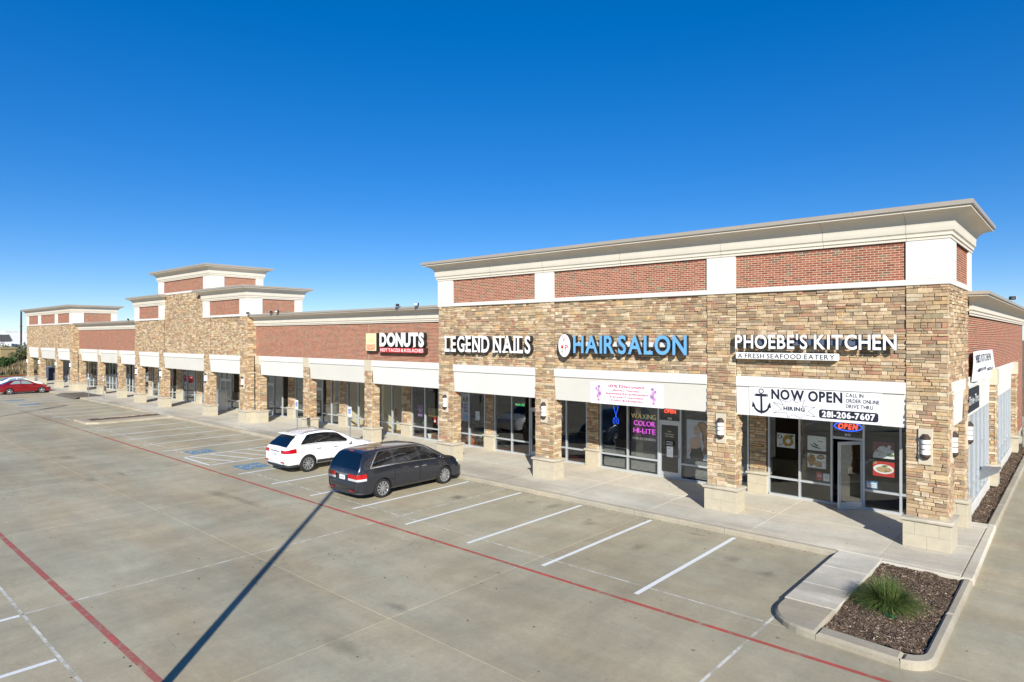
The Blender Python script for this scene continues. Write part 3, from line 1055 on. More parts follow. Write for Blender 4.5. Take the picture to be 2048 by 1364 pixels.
crown(-53.9, -44.42, 0.06, 4.1, 10.24, 0.93, [-50.9, -47.6])

# ---- far tower
T3 = [(-97.0, -95.95), (-91.4, -90.25), (-84.17, -83.13), (-78.58, -77.60)]
tower(-97.0, -77.60, T3, key='far')
frieze(-97.0, -77.60, 0.0, 4.2, 7.2, T3, 8.42, key='farf')
crown(-97.0, -77.60, 0.0, 4.2, 8.40, 0.95, [-93, -87, -81])

# ---- brick wings between the towers
WY = 0.60
def wing(x0, x1, pil, key, joints):
    w = MB().box(x0 - 0.3, x1 + 0.3, WY + 0.03, WY + 0.42, Z_HT - 0.02, 6.56)
    w = w.build('brick_wall', M_MORTAR, bld)
    WALLS[key] = w
    edges = [x0] + [v for p in pil for v in (p[0] + p[1],)]
    cuts = [x0] + [(a + b) / 2 for a, b in pil if a > x0 + 0.5] + [x1]
    for a, b in zip(cuts[:-1], cuts[1:]):
        brickwork((a + 0.002, WY + 0.03, Z_HT), EX, EZ, -EY, b - a - 0.004, 6.54 - Z_HT, key)
    for k, (a, b) in enumerate(pil):
        WALLS[key + 's%d' % k] = box_obj('stone_wall', a + 0.04, b - 0.045, WY + 0.02, WY + PD, ZW, 4.05, M_STONEBACK, bld)
    bays, prev = [], x0
    for pk, (a, b) in enumerate(pil):
        pillar_base(a if a > x0 else a + 0.07, b, WY - 0.02, WY + PD, blocks=x0 > -60)
        ledge((a, WY + 0.02, Z_CAP), EX, EZ, -EY, b - a, 3.98 - Z_CAP, key + 's%d' % pk)
        ledge((b - 0.045, WY - 0.01, Z_CAP), EY, EZ, EX, PD, Z_HB - Z_CAP + 0.04, key + 's%d' % pk)
        box_obj('pillar_capital', a + 0.012, b + 0.03, WY - 0.055, WY + 0.3, 3.985, Z_HT + 0.01, M_TAN, bld, 0.008)
        if a - prev > 1:
            bays.append((prev, a))
        prev = b
    bays.append((prev, x1))
    for k, (a, b) in enumerate(bays):
        header(a, b, WY, M_STUCCO2 if k == 1 else M_STUCCO)
    core = box_obj('cornice_core', x0, x1, WY + 0.03, WY + 0.5, 6.555, 7.26, M_CORN, bld)
    cornice_run(WY, x0 + 0.01, x1 - 0.01, 6.545, 0.86, 'x', -1, 0, 0, joints, core)
wing(-38.62, -19.80, [(-38.62, -38.06), (-32.65, -31.99), (-26.42, -25.77)], 'w1', [-35.2, -31.5, -27.8, -24.1])
wing(-77.60, -59.16, [(-77.60, -76.95), (-71.35, -70.70), (-65.48, -64.80)], 'w2', [-74, -70, -66, -62])

# ---- side wall along the drive thru lane
SX = 0.03
WALLS['side'] = MB().box(-0.35, SX - 0.03, 3.79, 27.0, Z_HT - 0.02, 6.50).box(-0.35, SX - 0.034, 20.5, 27.0, 0.7, Z_HT).build('brick_wall', M_MORTAR, bld)
brickwork((SX - 0.03, 3.80, Z_HT), EY, EZ, EX, 23.2, 6.49 - Z_HT, 'side')
brickwork((SX - 0.034, 20.5, 0.72), EY, EZ, EX, 6.5, Z_HT - 0.72, 'side')
box_obj('wall_plinth', -0.30, SX + 0.03, 20.55, 27.0, -0.02, 0.72, M_LIME, bld, 0.01)
score = box_obj('cornice_core', -0.55, SX - 0.03, 3.95, 27.0, 6.49, 7.10, M_CORN, bld)
cornice_run(SX, 4.0, 27.0, 6.48, 0.80, 'y', 1, 1, 1, [8, 12, 16, 20, 24], score)
cornice_run(4.0, 0.06, SX, 6.48, 0.80, 'x', -1, 0, 1, [], score)
cornice_run(27.0, -0.6, SX, 6.48, 0.80, 'x', 1, 0, 1, [], score)
def side_header(y0, y1):
    box_obj('header_band', -0.3, SX + 0.02, y0, y1, Z_HM, Z_HT, M_STUCCO, bld, 0.006)
    MB().prism([(SX - 0.03, Z_HM - 0.002), (SX - 0.06, Z_HB - 0.02), (-0.30, Z_HB - 0.02), (-0.30, Z_HM - 0.002)], y0, y1, plane='XZ').build('header_panel', M_STUCCO, bld)
side_header(3.82, 10.28)
side_header(10.98, 19.85)
for (y0, y1) in ((10.3, 10.95), (19.86, 20.5)):
    WALLS['side%d' % y0] = box_obj('stone_wall', -0.3, 0.145, y0 + 0.05, y1 - 0.02, 0.0, 4.0, M_STONEBACK, bld)
for (y0, y1) in ((10.3, 10.95), (19.86, 20.5)):
    ledge((0.145, y0, Z_CAP), EY, EZ, EX, y1 - y0, 3.98 - Z_CAP, 'side%d' % y0)
    ledge((-0.16, y0 + 0.05, Z_CAP), EX, EZ, -EY, 0.34, 3.98 - Z_CAP, 'side%d' % y0)
    box_obj('pillar_capital', -0.25, 0.225, y0 - 0.02, y1 + 0.02, 3.985, Z_HT + 0.01, M_TAN, bld, 0.008)
    pillar_base(-0.2, 0.19, y0, y1, over=0.05)
box_obj('wall_plinth', -0.30, 0.0, 3.82, 10.25, -0.02, 0.40, M_STUCCO2, bld, 0.01)
box_obj('wall_plinth', -0.30, 0.0, 11.0, 19.8, -0.02, 0.40, M_STUCCO2, bld, 0.01)

# ---- body behind the fronts: roof, soffit, back and end walls
box_obj('roof', -96.8, -0.3, 0.9, 26.9, 6.2, 6.35, M_ROOF, bld)
for (a, b, y) in ((-96.9, -77.62, 0.50), (-77.6, -59.18, 1.10), (-59.16, -38.64, 0.50), (-38.62, -19.82, 1.10), (-19.8, -0.42, 0.50)):
    box_obj('soffit', a, b, y, 3.26, 3.42, 3.47, M_SOFFIT, bld)
box_obj('back_wall', -96.9, -0.1, 26.6, 26.95, 0, 6.19, M_MORTAR, bld)
box_obj('end_wall', -96.95, -96.6, 3.3, 26.5, 0, 6.19, M_MORTAR, bld)
box_obj('wall_above_storefront', -96.5, -0.42, 3.30, 3.5, 3.22, 6.18, M_SOFFIT, bld)
box_obj('parapet_wall', -0.6, -0.36, 4.0, 26.5, 4.0, 6.48, M_MORTAR, bld)

# ------------------------------------------------------------------ storefronts
GY = 3.36
def inner_pier(a, b, y=3.24):
    """stone pier between two storefronts under the walk"""
    key = ('ip', a)
    WALLS[key] = box_obj('stone_wall', a + 0.04, b - 0.04, y + 0.045, y + 0.34, ZW, 3.42, M_STONEBACK, bld)
    ledge((a, y + 0.045, Z_CAP - 0.03), EX, EZ, -EY, b - a, 3.42 - Z_CAP, key)
    ledge((b - 0.045, y + 0.01, Z_CAP - 0.03), EY, EZ, EX, 0.12, 3.42 - Z_CAP, key)
    pillar_base(a, b, y, y + 0.2, z1=Z_CAP - 0.03, over=0.05, blocks=a > -60)

def storefront(xs, doors=(), y=GY, gm=None, rail=0.79, head=3.24):
    """aluminium frame from xs[0] to xs[-1]; doors: indices of bays that hold a door"""
    gm = gm or M_GLASS
    fr = box_obj('storefront_frame', xs[0], xs[-1], y - 0.055, y + 0.055, ZW - 0.004, ZW + 0.075, M_ALU, bld, 0.004)
    box_obj('head_rail', xs[0], xs[-1], y - 0.05, y + 0.05, head, head + 0.08, M_ALU, fr)
    for i, x in enumerate(xs):
        w = 0.032
        box_obj('mullion', x - w, x + w, y - 0.06, y + 0.06, ZW + 0.07, head, M_ALU, fr)
    for i, (a, b) in enumerate(zip(xs[:-1], xs[1:])):
        a2, b2 = a + 0.032, b - 0.032
        if i in doors:
            box_obj('rail', a2, b2, y - 0.045, y + 0.045, 2.38, 2.46, M_ALU, fr)
            box_obj('pane', a2, b2, y - 0.004, y + 0.004, 2.46, head, gm, fr)
        else:
            box_obj('rail', a2, b2, y - 0.05, y + 0.05, rail - 0.035, rail + 0.035, M_ALU, fr)
            box_obj('pane', a2, b2, y - 0.004, y + 0.004, ZW + 0.075, rail - 0.035, gm, fr)
            box_obj('pane', a2, b2, y - 0.004, y + 0.004, rail + 0.035, head, gm, fr)
    return fr

def door(x_hinge, x_free, y=GY, angle=0.0, gm=None, double=False):
    """glazed aluminium door leaf with pull handle"""
    w = abs(x_free - x_hinge) - 0.07
    s = 1 if x_free > x_hinge else -1
    mb = MB()
    t = 0.025
    z0, z1 = ZW + 0.012, 2.375
    mb.box(0, 0.085, -t, t, z0, z1).box(w - 0.085, w, -t, t, z0, z1).box(0.085, w - 0.085, -t, t, z0, z0 + 0.24).box(0.085, w - 0.085, -t, t, z1 - 0.10, z1)
    d = mb.build('door', M_ALU, bld)
    box_obj('pane', 0.085, w - 0.085, -0.004, 0.004, z0 + 0.24, z1 - 0.10, gm or M_GLASS, d)
    h = MB()
    h.tube((w - 0.05, -0.075, 1.0), (w - 0.05, -0.075, 1.35), 0.012).tube((w - 0.05, -0.02, 1.02), (w - 0.05, -0.075, 1.02), 0.01).tube((w - 0.05, -0.02, 1.33), (w - 0.05, -0.075, 1.33), 0.01)
    h.build('handle', M_STEEL, d, True)
    box_obj('push_bar', 0.10, w - 0.10, 0.03, 0.055, 1.03, 1.075, M_STEEL, d)
    d.location = (x_hinge + s * 0.035, y, 0)
    d.scale = (s, 1, 1)
    d.rotation_euler = (0, 0, angle)
    return d

M_G2 = M_GLASSD
# seafood place
storefront([-5.80, -4.74, -3.70, -2.72, -1.66, -0.93], doors=(2,), gm=M_G2)
door(-2.72, -3.70, angle=math.radians(52), gm=M_GLASS)
inner_pier(-6.48, -5.88)
# hair salon
storefront([-13.04, -11.68, -10.23, -9.25, -7.85, -6.55], doors=(2,), gm=M_G2)
door(-10.23, -9.25, gm=M_G2)
inner_pier(-13.70, -13.11)
# nail salon
storefront([-19.32, -18.20, -17.05, -16.08, -14.88, -13.76], doors=(2,), gm=M_G2)
door(-16.08, -17.05, gm=M_G2)
inner_pier(-19.93, -19.38)
# doughnut shop and the empty unit beside it
storefront([-25.76, -24.63, -23.50, -22.30, -21.15, -20.02], gm=M_G2)
inner_pier(-26.53, -25.82)
storefront([-32.08, -30.90, -29.75, -28.75, -27.55, -26.60], gm=M_G2)
inner_pier(-32.83, -32.15)
storefront([-38.33, -37.10, -35.82, -34.90, -33.85, -32.90], doors=(2,))
door(-35.82, -34.90)
inner_pier(-39.15, -38.42)
storefront([-45.60, -44.4, -43.3, -42.25, -41.25, -40.10, -39.22], doors=(3,))
door(-42.25, -41.25)
inner_pier(-46.4, -45.68)
storefront([-53.5, -52.3, -51.0, -49.9, -48.95, -48.0, -46.5], doors=(3, 4))
door(-49.9, -48.95)
door(-48.0, -48.95)
inner_pier(-54.3, -53.6)
storefront([-57.45, -56.5, -54.95, -54.4])
inner_pier(-58.6, -57.55)
storefront([-64.6, -63.1, -62.0, -60.9, -59.8, -58.7])
inner_pier(-65.4, -64.7)
storefront([-71.8, -70.9, -69.95, -68.8, -67.7, -66.6, -65.5])
inner_pier(-72.5, -71.9)
storefront([-78.4, -77.0, -76.05, -74.9, -73.8, -72.6])
inner_pier(-79.2, -78.5)
storefront([-86.0, -85.0, -84.0, -82.6, -81.4, -80.3, -79.3])
inner_pier(-86.8, -86.1)
storefront([-96.4, -94.5, -93.5, -92.5, -91.2, -90.0, -88.8, -87.8, -86.9])

# side windows of the drive thru
def side_store(ys, x=-0.085, rails=(1.0,)):
    fr = box_obj('storefront_frame', x - 0.055, x + 0.055, ys[0], ys[-1], 0.40, 0.46, M_ALU, bld, 0.004)
    for y in ys:
        box_obj('mullion', x - 0.06, x + 0.06, y - 0.035, y + 0.035, 0.46, 3.31, M_ALU, fr)
    for a, b in zip(ys[:-1], ys[1:]):
        box_obj('rail', x - 0.05, x + 0.05, a + 0.035, b - 0.035, 0.96, 1.03, M_ALU, fr)
        box_obj('pane', x - 0.004, x + 0.004, a + 0.035, b - 0.035, 0.46, 0.96, M_GLASSD, fr)
        box_obj('pane', x - 0.004, x + 0.004, a + 0.035, b - 0.035, 1.03, 3.31, M_GLASSD, fr)
    return fr
fr = side_store([3.86, 5.0, 6.2, 7.3, 8.4, 9.5, 10.25])
box_obj('rail', -0.14, -0.03, 7.34, 8.36, 2.05, 2.14, M_ALU, fr)
side_store([11.02, 12.2, 13.5, 14.8, 16.1, 17.4, 18.6, 19.80])
sh = MB().prism([(-0.03, 1.16), (0.50, 1.21), (0.50, 1.17), (-0.03, 0.84)], 7.3, 8.4, plane='XZ').build('serving_shelf', M_STEEL, bld)

# ---- rooms behind the glass
def room(x0, x1, back, wall, floor, ceil=None, name='shop_interior', light=None):
    mb = MB()
    y0 = GY + 0.12
    mb.add([(x0, y0, ZW), (x1, y0, ZW), (x1, back, ZW), (x0, back, ZW)], [(0, 1, 2, 3)], 1)
    mb.add([(x0, y0, 3.3), (x1, y0, 3.3), (x1, back, 3.3), (x0, back, 3.3)], [(0, 1, 2, 3)], 2)
    mb.add([(x0, y0, ZW), (x0, back, ZW), (x1, back, ZW), (x1, y0, ZW), (x0, y0, 3.3), (x0, back, 3.3), (x1, back, 3.3), (x1, y0, 3.3)],
           [(0, 1, 5, 4), (1, 2, 6, 5), (2, 3, 7, 6)], 0)
    return mesh_obj(name, mb.v, mb.f, [wall, floor, ceil or M_SOFFIT], bld, mb.i)
M_RUST = plain('maroon_interior', lin(92, 38, 36), 0.6, var=0.2)
M_BLUEWALL = plain('blue_grey_interior', lin(62, 84, 104), 0.8, var=0.1)
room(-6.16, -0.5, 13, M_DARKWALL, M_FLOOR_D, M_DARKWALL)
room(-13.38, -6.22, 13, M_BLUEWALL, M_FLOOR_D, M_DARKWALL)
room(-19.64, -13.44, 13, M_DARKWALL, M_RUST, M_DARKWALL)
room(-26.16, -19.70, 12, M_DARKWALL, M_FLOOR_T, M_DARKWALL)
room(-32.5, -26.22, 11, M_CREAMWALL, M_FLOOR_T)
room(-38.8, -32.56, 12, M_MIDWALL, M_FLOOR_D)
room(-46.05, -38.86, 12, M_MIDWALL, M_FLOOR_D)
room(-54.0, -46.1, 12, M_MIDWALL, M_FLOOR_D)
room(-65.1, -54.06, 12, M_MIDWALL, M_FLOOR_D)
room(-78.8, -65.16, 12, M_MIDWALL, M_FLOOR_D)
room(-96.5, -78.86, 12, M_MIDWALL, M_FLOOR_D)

# ---- emit the stones and bricks: the 300 that show largest singly, the rest as one part
def emit(items, single, rest, mat):
    order = sorted(range(len(items)), key=lambda i: -items[i][3])
    for i in order[:300]:
        vs, fs, col, s, key = items[i]
        c = vs.mean(0)
        mesh_obj(single, vs - c, fs, mat, WALLS[key], tone=[col] * len(vs), loc=tuple(c))
    V, F, T, n = [], [], [], 0
    for i in order[300:]:
        vs, fs, col, s, key = items[i]
        V.append(vs)
        F += [tuple(a + n for a in f) for f in fs]
        T.append(np.tile(col, (len(vs), 1)))
        n += len(vs)
    o = mesh_obj(rest, np.concatenate(V), F, mat, bld, tone=np.concatenate(T))
    stuff(o)
    print(single, len(items))
emit(STONES, 'stone', 'stone_veneer', M_STONE)
emit(BRICKS, 'brick', 'brick_veneer', M_BRICK)

# ================================================================== vehicles
def pchip(xs, ys):
    xs, ys = np.array(xs, float), np.array(ys, float)
    h = np.diff(xs); d = np.diff(ys) / h
    m = np.zeros_like(ys)
    for i in range(1, len(xs) - 1):
        if d[i - 1] * d[i] > 0:
            w1, w2 = 2 * h[i] + h[i - 1], h[i] + 2 * h[i - 1]
            m[i] = (w1 + w2) / (w1 / d[i - 1] + w2 / d[i])
    m[0], m[-1] = d[0], d[-1]
    def f(x):
        x = min(max(x, xs[0]), xs[-1])
        i = min(int(np.searchsorted(xs, x, side='right')) - 1, len(xs) - 2)
        t = (x - xs[i]) / h[i]
        return ((1 + 2 * t) * (1 - t) ** 2 * ys[i] + t * (1 - t) ** 2 * h[i] * m[i] + t * t * (3 - 2 * t) * ys[i + 1] + t * t * (t - 1) * h[i] * m[i + 1])
    return f

def tri_boolean(o, cutters):
    for c in cutters:
        md = o.modifiers.new('cut', 'BOOLEAN')
        md.operation = 'DIFFERENCE'
        md.solver = 'EXACT'
        md.object = c
        md.material_mode = 'TRANSFER'
    dg = bpy.context.evaluated_depsgraph_get()
    me = bpy.data.meshes.new_from_object(o.evaluated_get(dg))
    o.modifiers.clear()
    old = o.data
    o.data = me
    bpy.data.meshes.remove(old)
    for c in cutters:
        d = c.data
        bpy.data.objects.remove(c)
        bpy.data.meshes.remove(d)

M_TINT = plain('tinted_car_glass', lin(16, 20, 24), 0.03, var=0.0, spec=0.6)
M_TINTB = plain('blue_tinted_car_glass', lin(10, 22, 36), 0.03, var=0.0, spec=0.7)
M_TYRE = plain('tyre_rubber', lin(30, 30, 31), 0.85, var=0.1, nscale=20)
M_ALLOY = plain('alloy_wheel', lin(188, 190, 194), 0.28, 0.75, var=0.03)
M_CHROME = plain('chrome_trim', lin(214, 216, 220), 0.12, 0.95, var=0.0)
M_TAIL = plain('red_tail_lamp', lin(168, 14, 22), 0.12, var=0.05, nscale=30, coat=0.6)
M_CLEARL = plain('clear_lamp', lin(206, 208, 212), 0.12, 0.2, var=0.05, coat=0.6)
M_CLAD = plain('dark_plastic_cladding', lin(46, 47, 49), 0.6, var=0.08)
M_WELL = plain('wheel_well', lin(14, 14, 14), 0.95, var=0.1)
M_PLATE = plain('licence_plate', lin(214, 220, 226), 0.4, var=0.05, nscale=40)
M_INK = plain('dark_plate_ink', lin(40, 48, 74), 0.6, var=0.05)

def paint(name, col, metal=0.0, rough=0.25):
    return plain(name, col, rough, metal, var=0.015, nscale=1, coat=1.0)

class Car:
    """body lofted along its length; y runs from the tail (0) to the nose (L)"""
    def __init__(self, K, L):
        self.L = L
        self.f = {k: pchip(*zip(*v)) for k, v in K.items()}
    def ring(self, y):
        f = self.f
        zb, zs, zr, wb, wm, ws, wr = (f[k](y) for k in ('zb', 'zs', 'zr', 'wb', 'wm', 'ws', 'wr'))
        h, g = zs - zb, zr - zs
        return np.array([(0, zb), (wb * 0.80, zb), (wb, zb + 0.07), (wm * 0.992, zb + 0.30 * h), (wm, zb + 0.62 * h), (ws, zs),
                         ((ws + wr) / 2 + 0.018 * min(1, g / 0.4), zs + 0.52 * g), (wr, zr - 0.16 * g), (wr * 0.90, zr - 0.045 * g), (wr * 0.5, zr), (0, zr + 0.012)])
    def S(self, y, s):
        """surface point at length y, girth s in 0..20"""
        sgn = 1.0
        if s > 10:
            s, sgn = 20 - s, -1.0
        P = self.ring(y)
        i = min(int(s), 9)
        t = s - i
        p1, p2 = P[i], P[i + 1]
        p0 = P[i - 1] if i > 0 else np.array([-P[1][0], P[1][1]])
        p3 = P[i + 2] if i < 9 else np.array([-P[9][0], P[9][1]])
        m1, m2 = (p2 - p0) * 0.42, (p3 - p1) * 0.42
        q = (2 * t ** 3 - 3 * t ** 2 + 1) * p1 + (t ** 3 - 2 * t ** 2 + t) * m1 + (-2 * t ** 3 + 3 * t ** 2) * p2 + (t ** 3 - t ** 2) * m2
        return Vector((sgn * q[0], y, q[1]))
    def N(self, y, s):
        a, b = self.S(y + 0.01, s) - self.S(y - 0.01, s), self.S(y, s + 0.03) - self.S(y, s - 0.03)
        n = b.cross(a)
        n = n.normalized() if n.length > 1e-9 else Vector((0, 0, 1))
        c = self.S(y, s) - Vector((0, self.L / 2, 0.7))
        return n if n.dot(Vector((c.x, 0.15 * c.y, c.z))) > 0 else -n
    def body(self, mats, parent, wheels, rw, name='body', ny=64):
        t = np.linspace(0, 1, ny)
        ys = self.L * (0.5 - 0.5 * np.cos(math.pi * t)) * 0.45 + self.L * t * 0.55
        ss = np.linspace(0, 20, 81)[:-1]
        n = len(ss)
        V = [self.S(y, s) for y in ys for s in ss]
        F = [(k * n + i, k * n + (i + 1) % n, (k + 1) * n + (i + 1) % n, (k + 1) * n + i) for k in range(ny - 1) for i in range(n)]
        F += [tuple(range(n - 1, -1, -1)), tuple(range((ny - 1) * n, ny * n))]
        mb = MB()
        mb.add(V, F)
        o = mb.build(name, mats, parent)
        cut = []
        for y, z in wheels:
            for s in (-1, 1):
                c = MB().tube((s * 0.55, y, z), (s * 1.3, y, z), rw + 0.045, n=28).build('c', M_WELL)
                cut.append(c)
        bpy.context.view_layer.update()
        par = o.parent
        o.parent = None
        tri_boolean(o, cut)
        o.parent = par
        o.data.polygons.foreach_set('use_smooth', np.ones(len(o.data.polygons), dtype=bool))
        o.data.set_sharp_from_angle(angle=math.radians(34))
        return o
    def patch(self, name, quad, mat, parent, nu=10, nv=5, off=0.006, mirror=True):
        """quad: (y_bl, y_br, y_tl, y_tr, s_bottom, s_top) laid on the skin"""
        yb0, yb1, yt0, yt1, s0, s1 = quad
        out = []
        for sg in ((1, -1) if mirror else (1,)):
            V = []
            for j in range(nv + 1):
                for i in range(nu + 1):
                    u, v = i / nu, j / nv
                    y = (yb0 * (1 - u) + yb1 * u) * (1 - v) + (yt0 * (1 - u) + yt1 * u) * v
                    s = s0 + (s1 - s0) * v
                    p = self.S(y, s) + self.N(y, s) * off
                    V.append((sg * p.x, p.y, p.z))
            F = [(j * (nu + 1) + i, j * (nu + 1) + i + 1, (j + 1) * (nu + 1) + i + 1, (j + 1) * (nu + 1) + i) for j in range(nv) for i in range(nu)]
            out.append(mesh_obj(name, V, F, mat, parent, smooth=True))
        return out
    def cross(self, name, y0, y1, s0, s1, mat, parent, off=0.006, ny=8, ns=18, mirror=False):
        """a panel across the car between girths s0 and s1; s0/s1 may differ at the two ends"""
        out = []
        for sg in ((1, -1) if mirror else (1,)):
            V = []
            for j in range(ny + 1):
                v = j / ny
                y = y0 + (y1 - y0) * v
                a = s0[0] * (1 - v) + s0[1] * v if isinstance(s0, tuple) else s0
                b = s1[0] * (1 - v) + s1[1] * v if isinstance(s1, tuple) else s1
                for i in range(ns + 1):
                    s = a + (b - a) * i / ns
                    p = self.S(y, s) + self.N(y, s) * off
                    V.append((sg * p.x, p.y, p.z))
            F = [(j * (ns + 1) + i, j * (ns + 1) + i + 1, (j + 1) * (ns + 1) + i + 1, (j + 1) * (ns + 1) + i) for j in range(ny) for i in range(ns)]
            out.append(mesh_obj(name, V, F, mat, parent, smooth=True))
        return out

def wheel(parent, x, y, r, spokes=10, wd=0.215, rim_r=0.72):
    """tyre with an alloy rim whose spokes face outwards"""
    s = 1 if x > 0 else -1
    h = wd / 2
    t = MB().lathe([(r * rim_r, -h * 0.9), (r * 0.90, -h), (r * 0.975, -h * 0.86), (r, -h * 0.6), (r, h * 0.6), (r * 0.975, h * 0.86), (r * 0.90, h), (r * rim_r, h * 0.9)], (0, 0, 0), 'x', 32, close=False)
    w = t.build('wheel', M_TYRE, parent, True, 50, (x - s * h, y, r))
    rm = MB()
    R = r * rim_r
    rm.lathe([(R * 1.0, -h * 0.6), (R * 1.01, h * 0.92), (R * 0.93, h * 0.90), (R * 0.90, h * 0.45), (R * 0.90, -h * 0.3)], (0, 0, 0), 'x', 32, 0, close=False)
    rm.lathe([(R * 0.92, -h * 0.15), (0.001, -h * 0.15)], (0, 0, 0), 'x', 24, 1, close=False)
    rm.lathe([(R * 0.20, h * 0.2), (R * 0.20, h * 0.72), (R * 0.14, h * 0.80), (0.001, h * 0.80)], (0, 0, 0), 'x', 16, 0, close=False)
    for k in range(spokes):
        a = 2 * math.pi * k / spokes + 0.2
        c, sn = math.cos(a), math.sin(a)
        wa, wb = R * 0.085 * 10 / spokes * 0.9, R * 0.115 * 10 / spokes * 0.9
        q = []
        for (rr, ww, hh) in ((R * 0.12, wa, h * 0.74), (R * 0.93, wb, h * 0.80)):
            for sd in (-1, 1):
                q.append((hh, c * rr - sn * ww * sd, sn * rr + c * ww * sd))
        for (rr, ww, hh) in ((R * 0.12, wa, h * 0.4), (R * 0.93, wb, h * 0.45)):
            for sd in (-1, 1):
                q.append((hh, c * rr - sn * ww * sd, sn * rr + c * ww * sd))
        rm.add(q, [(0, 1, 3, 2), (0, 2, 6, 4), (1, 5, 7, 3), (2, 3, 7, 6), (0, 4, 5, 1)])
    if s < 0:
        rm.v = [(-a, b, c) for a, b, c in rm.v]
    rm.build('rim', [M_ALLOY, M_WELL], w, False)
    return w

def bumper(parent, mat, wm, y_in, bulge, z0, z1, sgn, y_end, name='bumper', r=0.30):
    """wrap-around bumper; sgn -1 tail, +1 nose; y_end = outermost y"""
    pts = []
    for sx in (1, -1):
        seg = [(sx * wm, y_end - sgn * y_in)]
        for a in np.linspace(0, 90, 7):
            ca, sa = math.cos(math.radians(a)), math.sin(math.radians(a))
            seg.append((sx * (wm - r + r * ca), y_end - sgn * (r + bulge) + sgn * r * sa))
        seg.append((sx * wm * 0.3, y_end - sgn * 0.012))
        pts += seg if sx == 1 else seg[::-1]
    k = len(pts)
    mb = MB()
    rows = [(z0, 0.90), (z0 + 0.08, 0.965), ((z0 + z1) / 2, 1.0), (z1 - 0.06, 0.998), (z1, 0.965)]
    V = []
    yc = y_end - sgn * y_in
    for z, sc_ in rows:
        V += [(x * (0.985 + 0.015 * sc_), yc + (y - yc) * sc_, z) for x, y in pts]
    F = [(j * k + i, j * k + i + 1, (j + 1) * k + i + 1, (j + 1) * k + i) for j in range(len(rows) - 1) for i in range(k - 1)]
    F += [tuple(range(k - 1, -1, -1)), tuple(range((len(rows) - 1) * k, len(rows) * k))]
    mb.add(V, F)
    return mb.build(name, mat, parent, True, 40)

def plate(parent, y, z, text, sgn=-1, w=0.31, h=0.155, tilt=0.0):
    p = box_obj('licence_plate', -w / 2, w / 2, y - 0.012, y + 0.012, z - h / 2, z + h / 2, M_PLATE, parent)
    mb = MB()
    text_line(mb, text, 0, z - 0.035, 0.065, (lambda u, v, d: (u, y - 0.015, v)), width=0.24, align='c')
    mb.build('plate_number', M_INK, p)
    return p

def mirror_pair(parent, x, y, z, mat, s=1.0):
    for sx in (1, -1):
        mb = MB()
        mb.box(sx * x, sx * (x + 0.24 * s), y - 0.07, y + 0.07, z - 0.075, z + 0.09, 0, 0.04)
        mb.tube((sx * (x - 0.10), y, z - 0.06), (sx * (x + 0.04), y, z - 0.02), 0.035, n=8)
        mb.build('door_mirror', mat, parent, True, 50)

def handles(parent, spots, mat):
    for (x, y, z) in spots:
        for sx in (1, -1):
            box_obj('door_handle', sx * x - 0.018, sx * x + 0.018, y - 0.10, y + 0.10, z - 0.017, z + 0.017, mat, parent, 0.008)

def half_width(c, y, z):
    best = max((abs(c.S(y, s).z - z) * -1, c.S(y, s).x) for s in np.linspace(2.2, 7.0, 60))
    return best[1]

def corner_lamp(c, parent, z0, z1, y_end, x_in, mats, off=0.014, split=None, drop=0.0):
    """tail lamp that wraps from the side round to the tail; split = height where the lower lens starts"""
    for sx in (1, -1):
        mb = MB()
        def ring(z, t):
            out = []
            for y in np.linspace(y_end, 0.0, 10):
                zz = z + drop * (y / y_end) * t
                out.append((sx * (half_width(c, y, min(zz, c.f['zs'](y))) + off), y - off * (1 - y / y_end), zz))
            xe = half_width(c, 0.0, z)
            for x in np.linspace(xe, x_in, 5)[1:]:
                out.append((sx * x, -off - 0.012 * (1 - (x / xe) ** 2), z))
            return out
        zs = [z0, z1] if split is None else [z0, split, z1]
        rows = [ring(z, k / max(1, len(zs) - 1)) for k, z in enumerate(zs)]
        n = len(rows[0])
        inner = [[(x * 0.94, y + 0.05, z) for x, y, z in r] for r in rows]
        for k in range(len(rows) - 1):
            m = 1 if (split is not None and k == 0) else 0
            mb.add(rows[k] + rows[k + 1], [(i, i + 1, n + i + 1, n + i) for i in range(n - 1)], m)
        for r, q in ((rows[0], inner[0]), (rows[-1], inner[-1])):
            mb.add(r + q, [(i, i + 1, n + i + 1, n + i) for i in range(n - 1)], 0)
        mb.build('tail_lamp', mats, parent, True, 40)

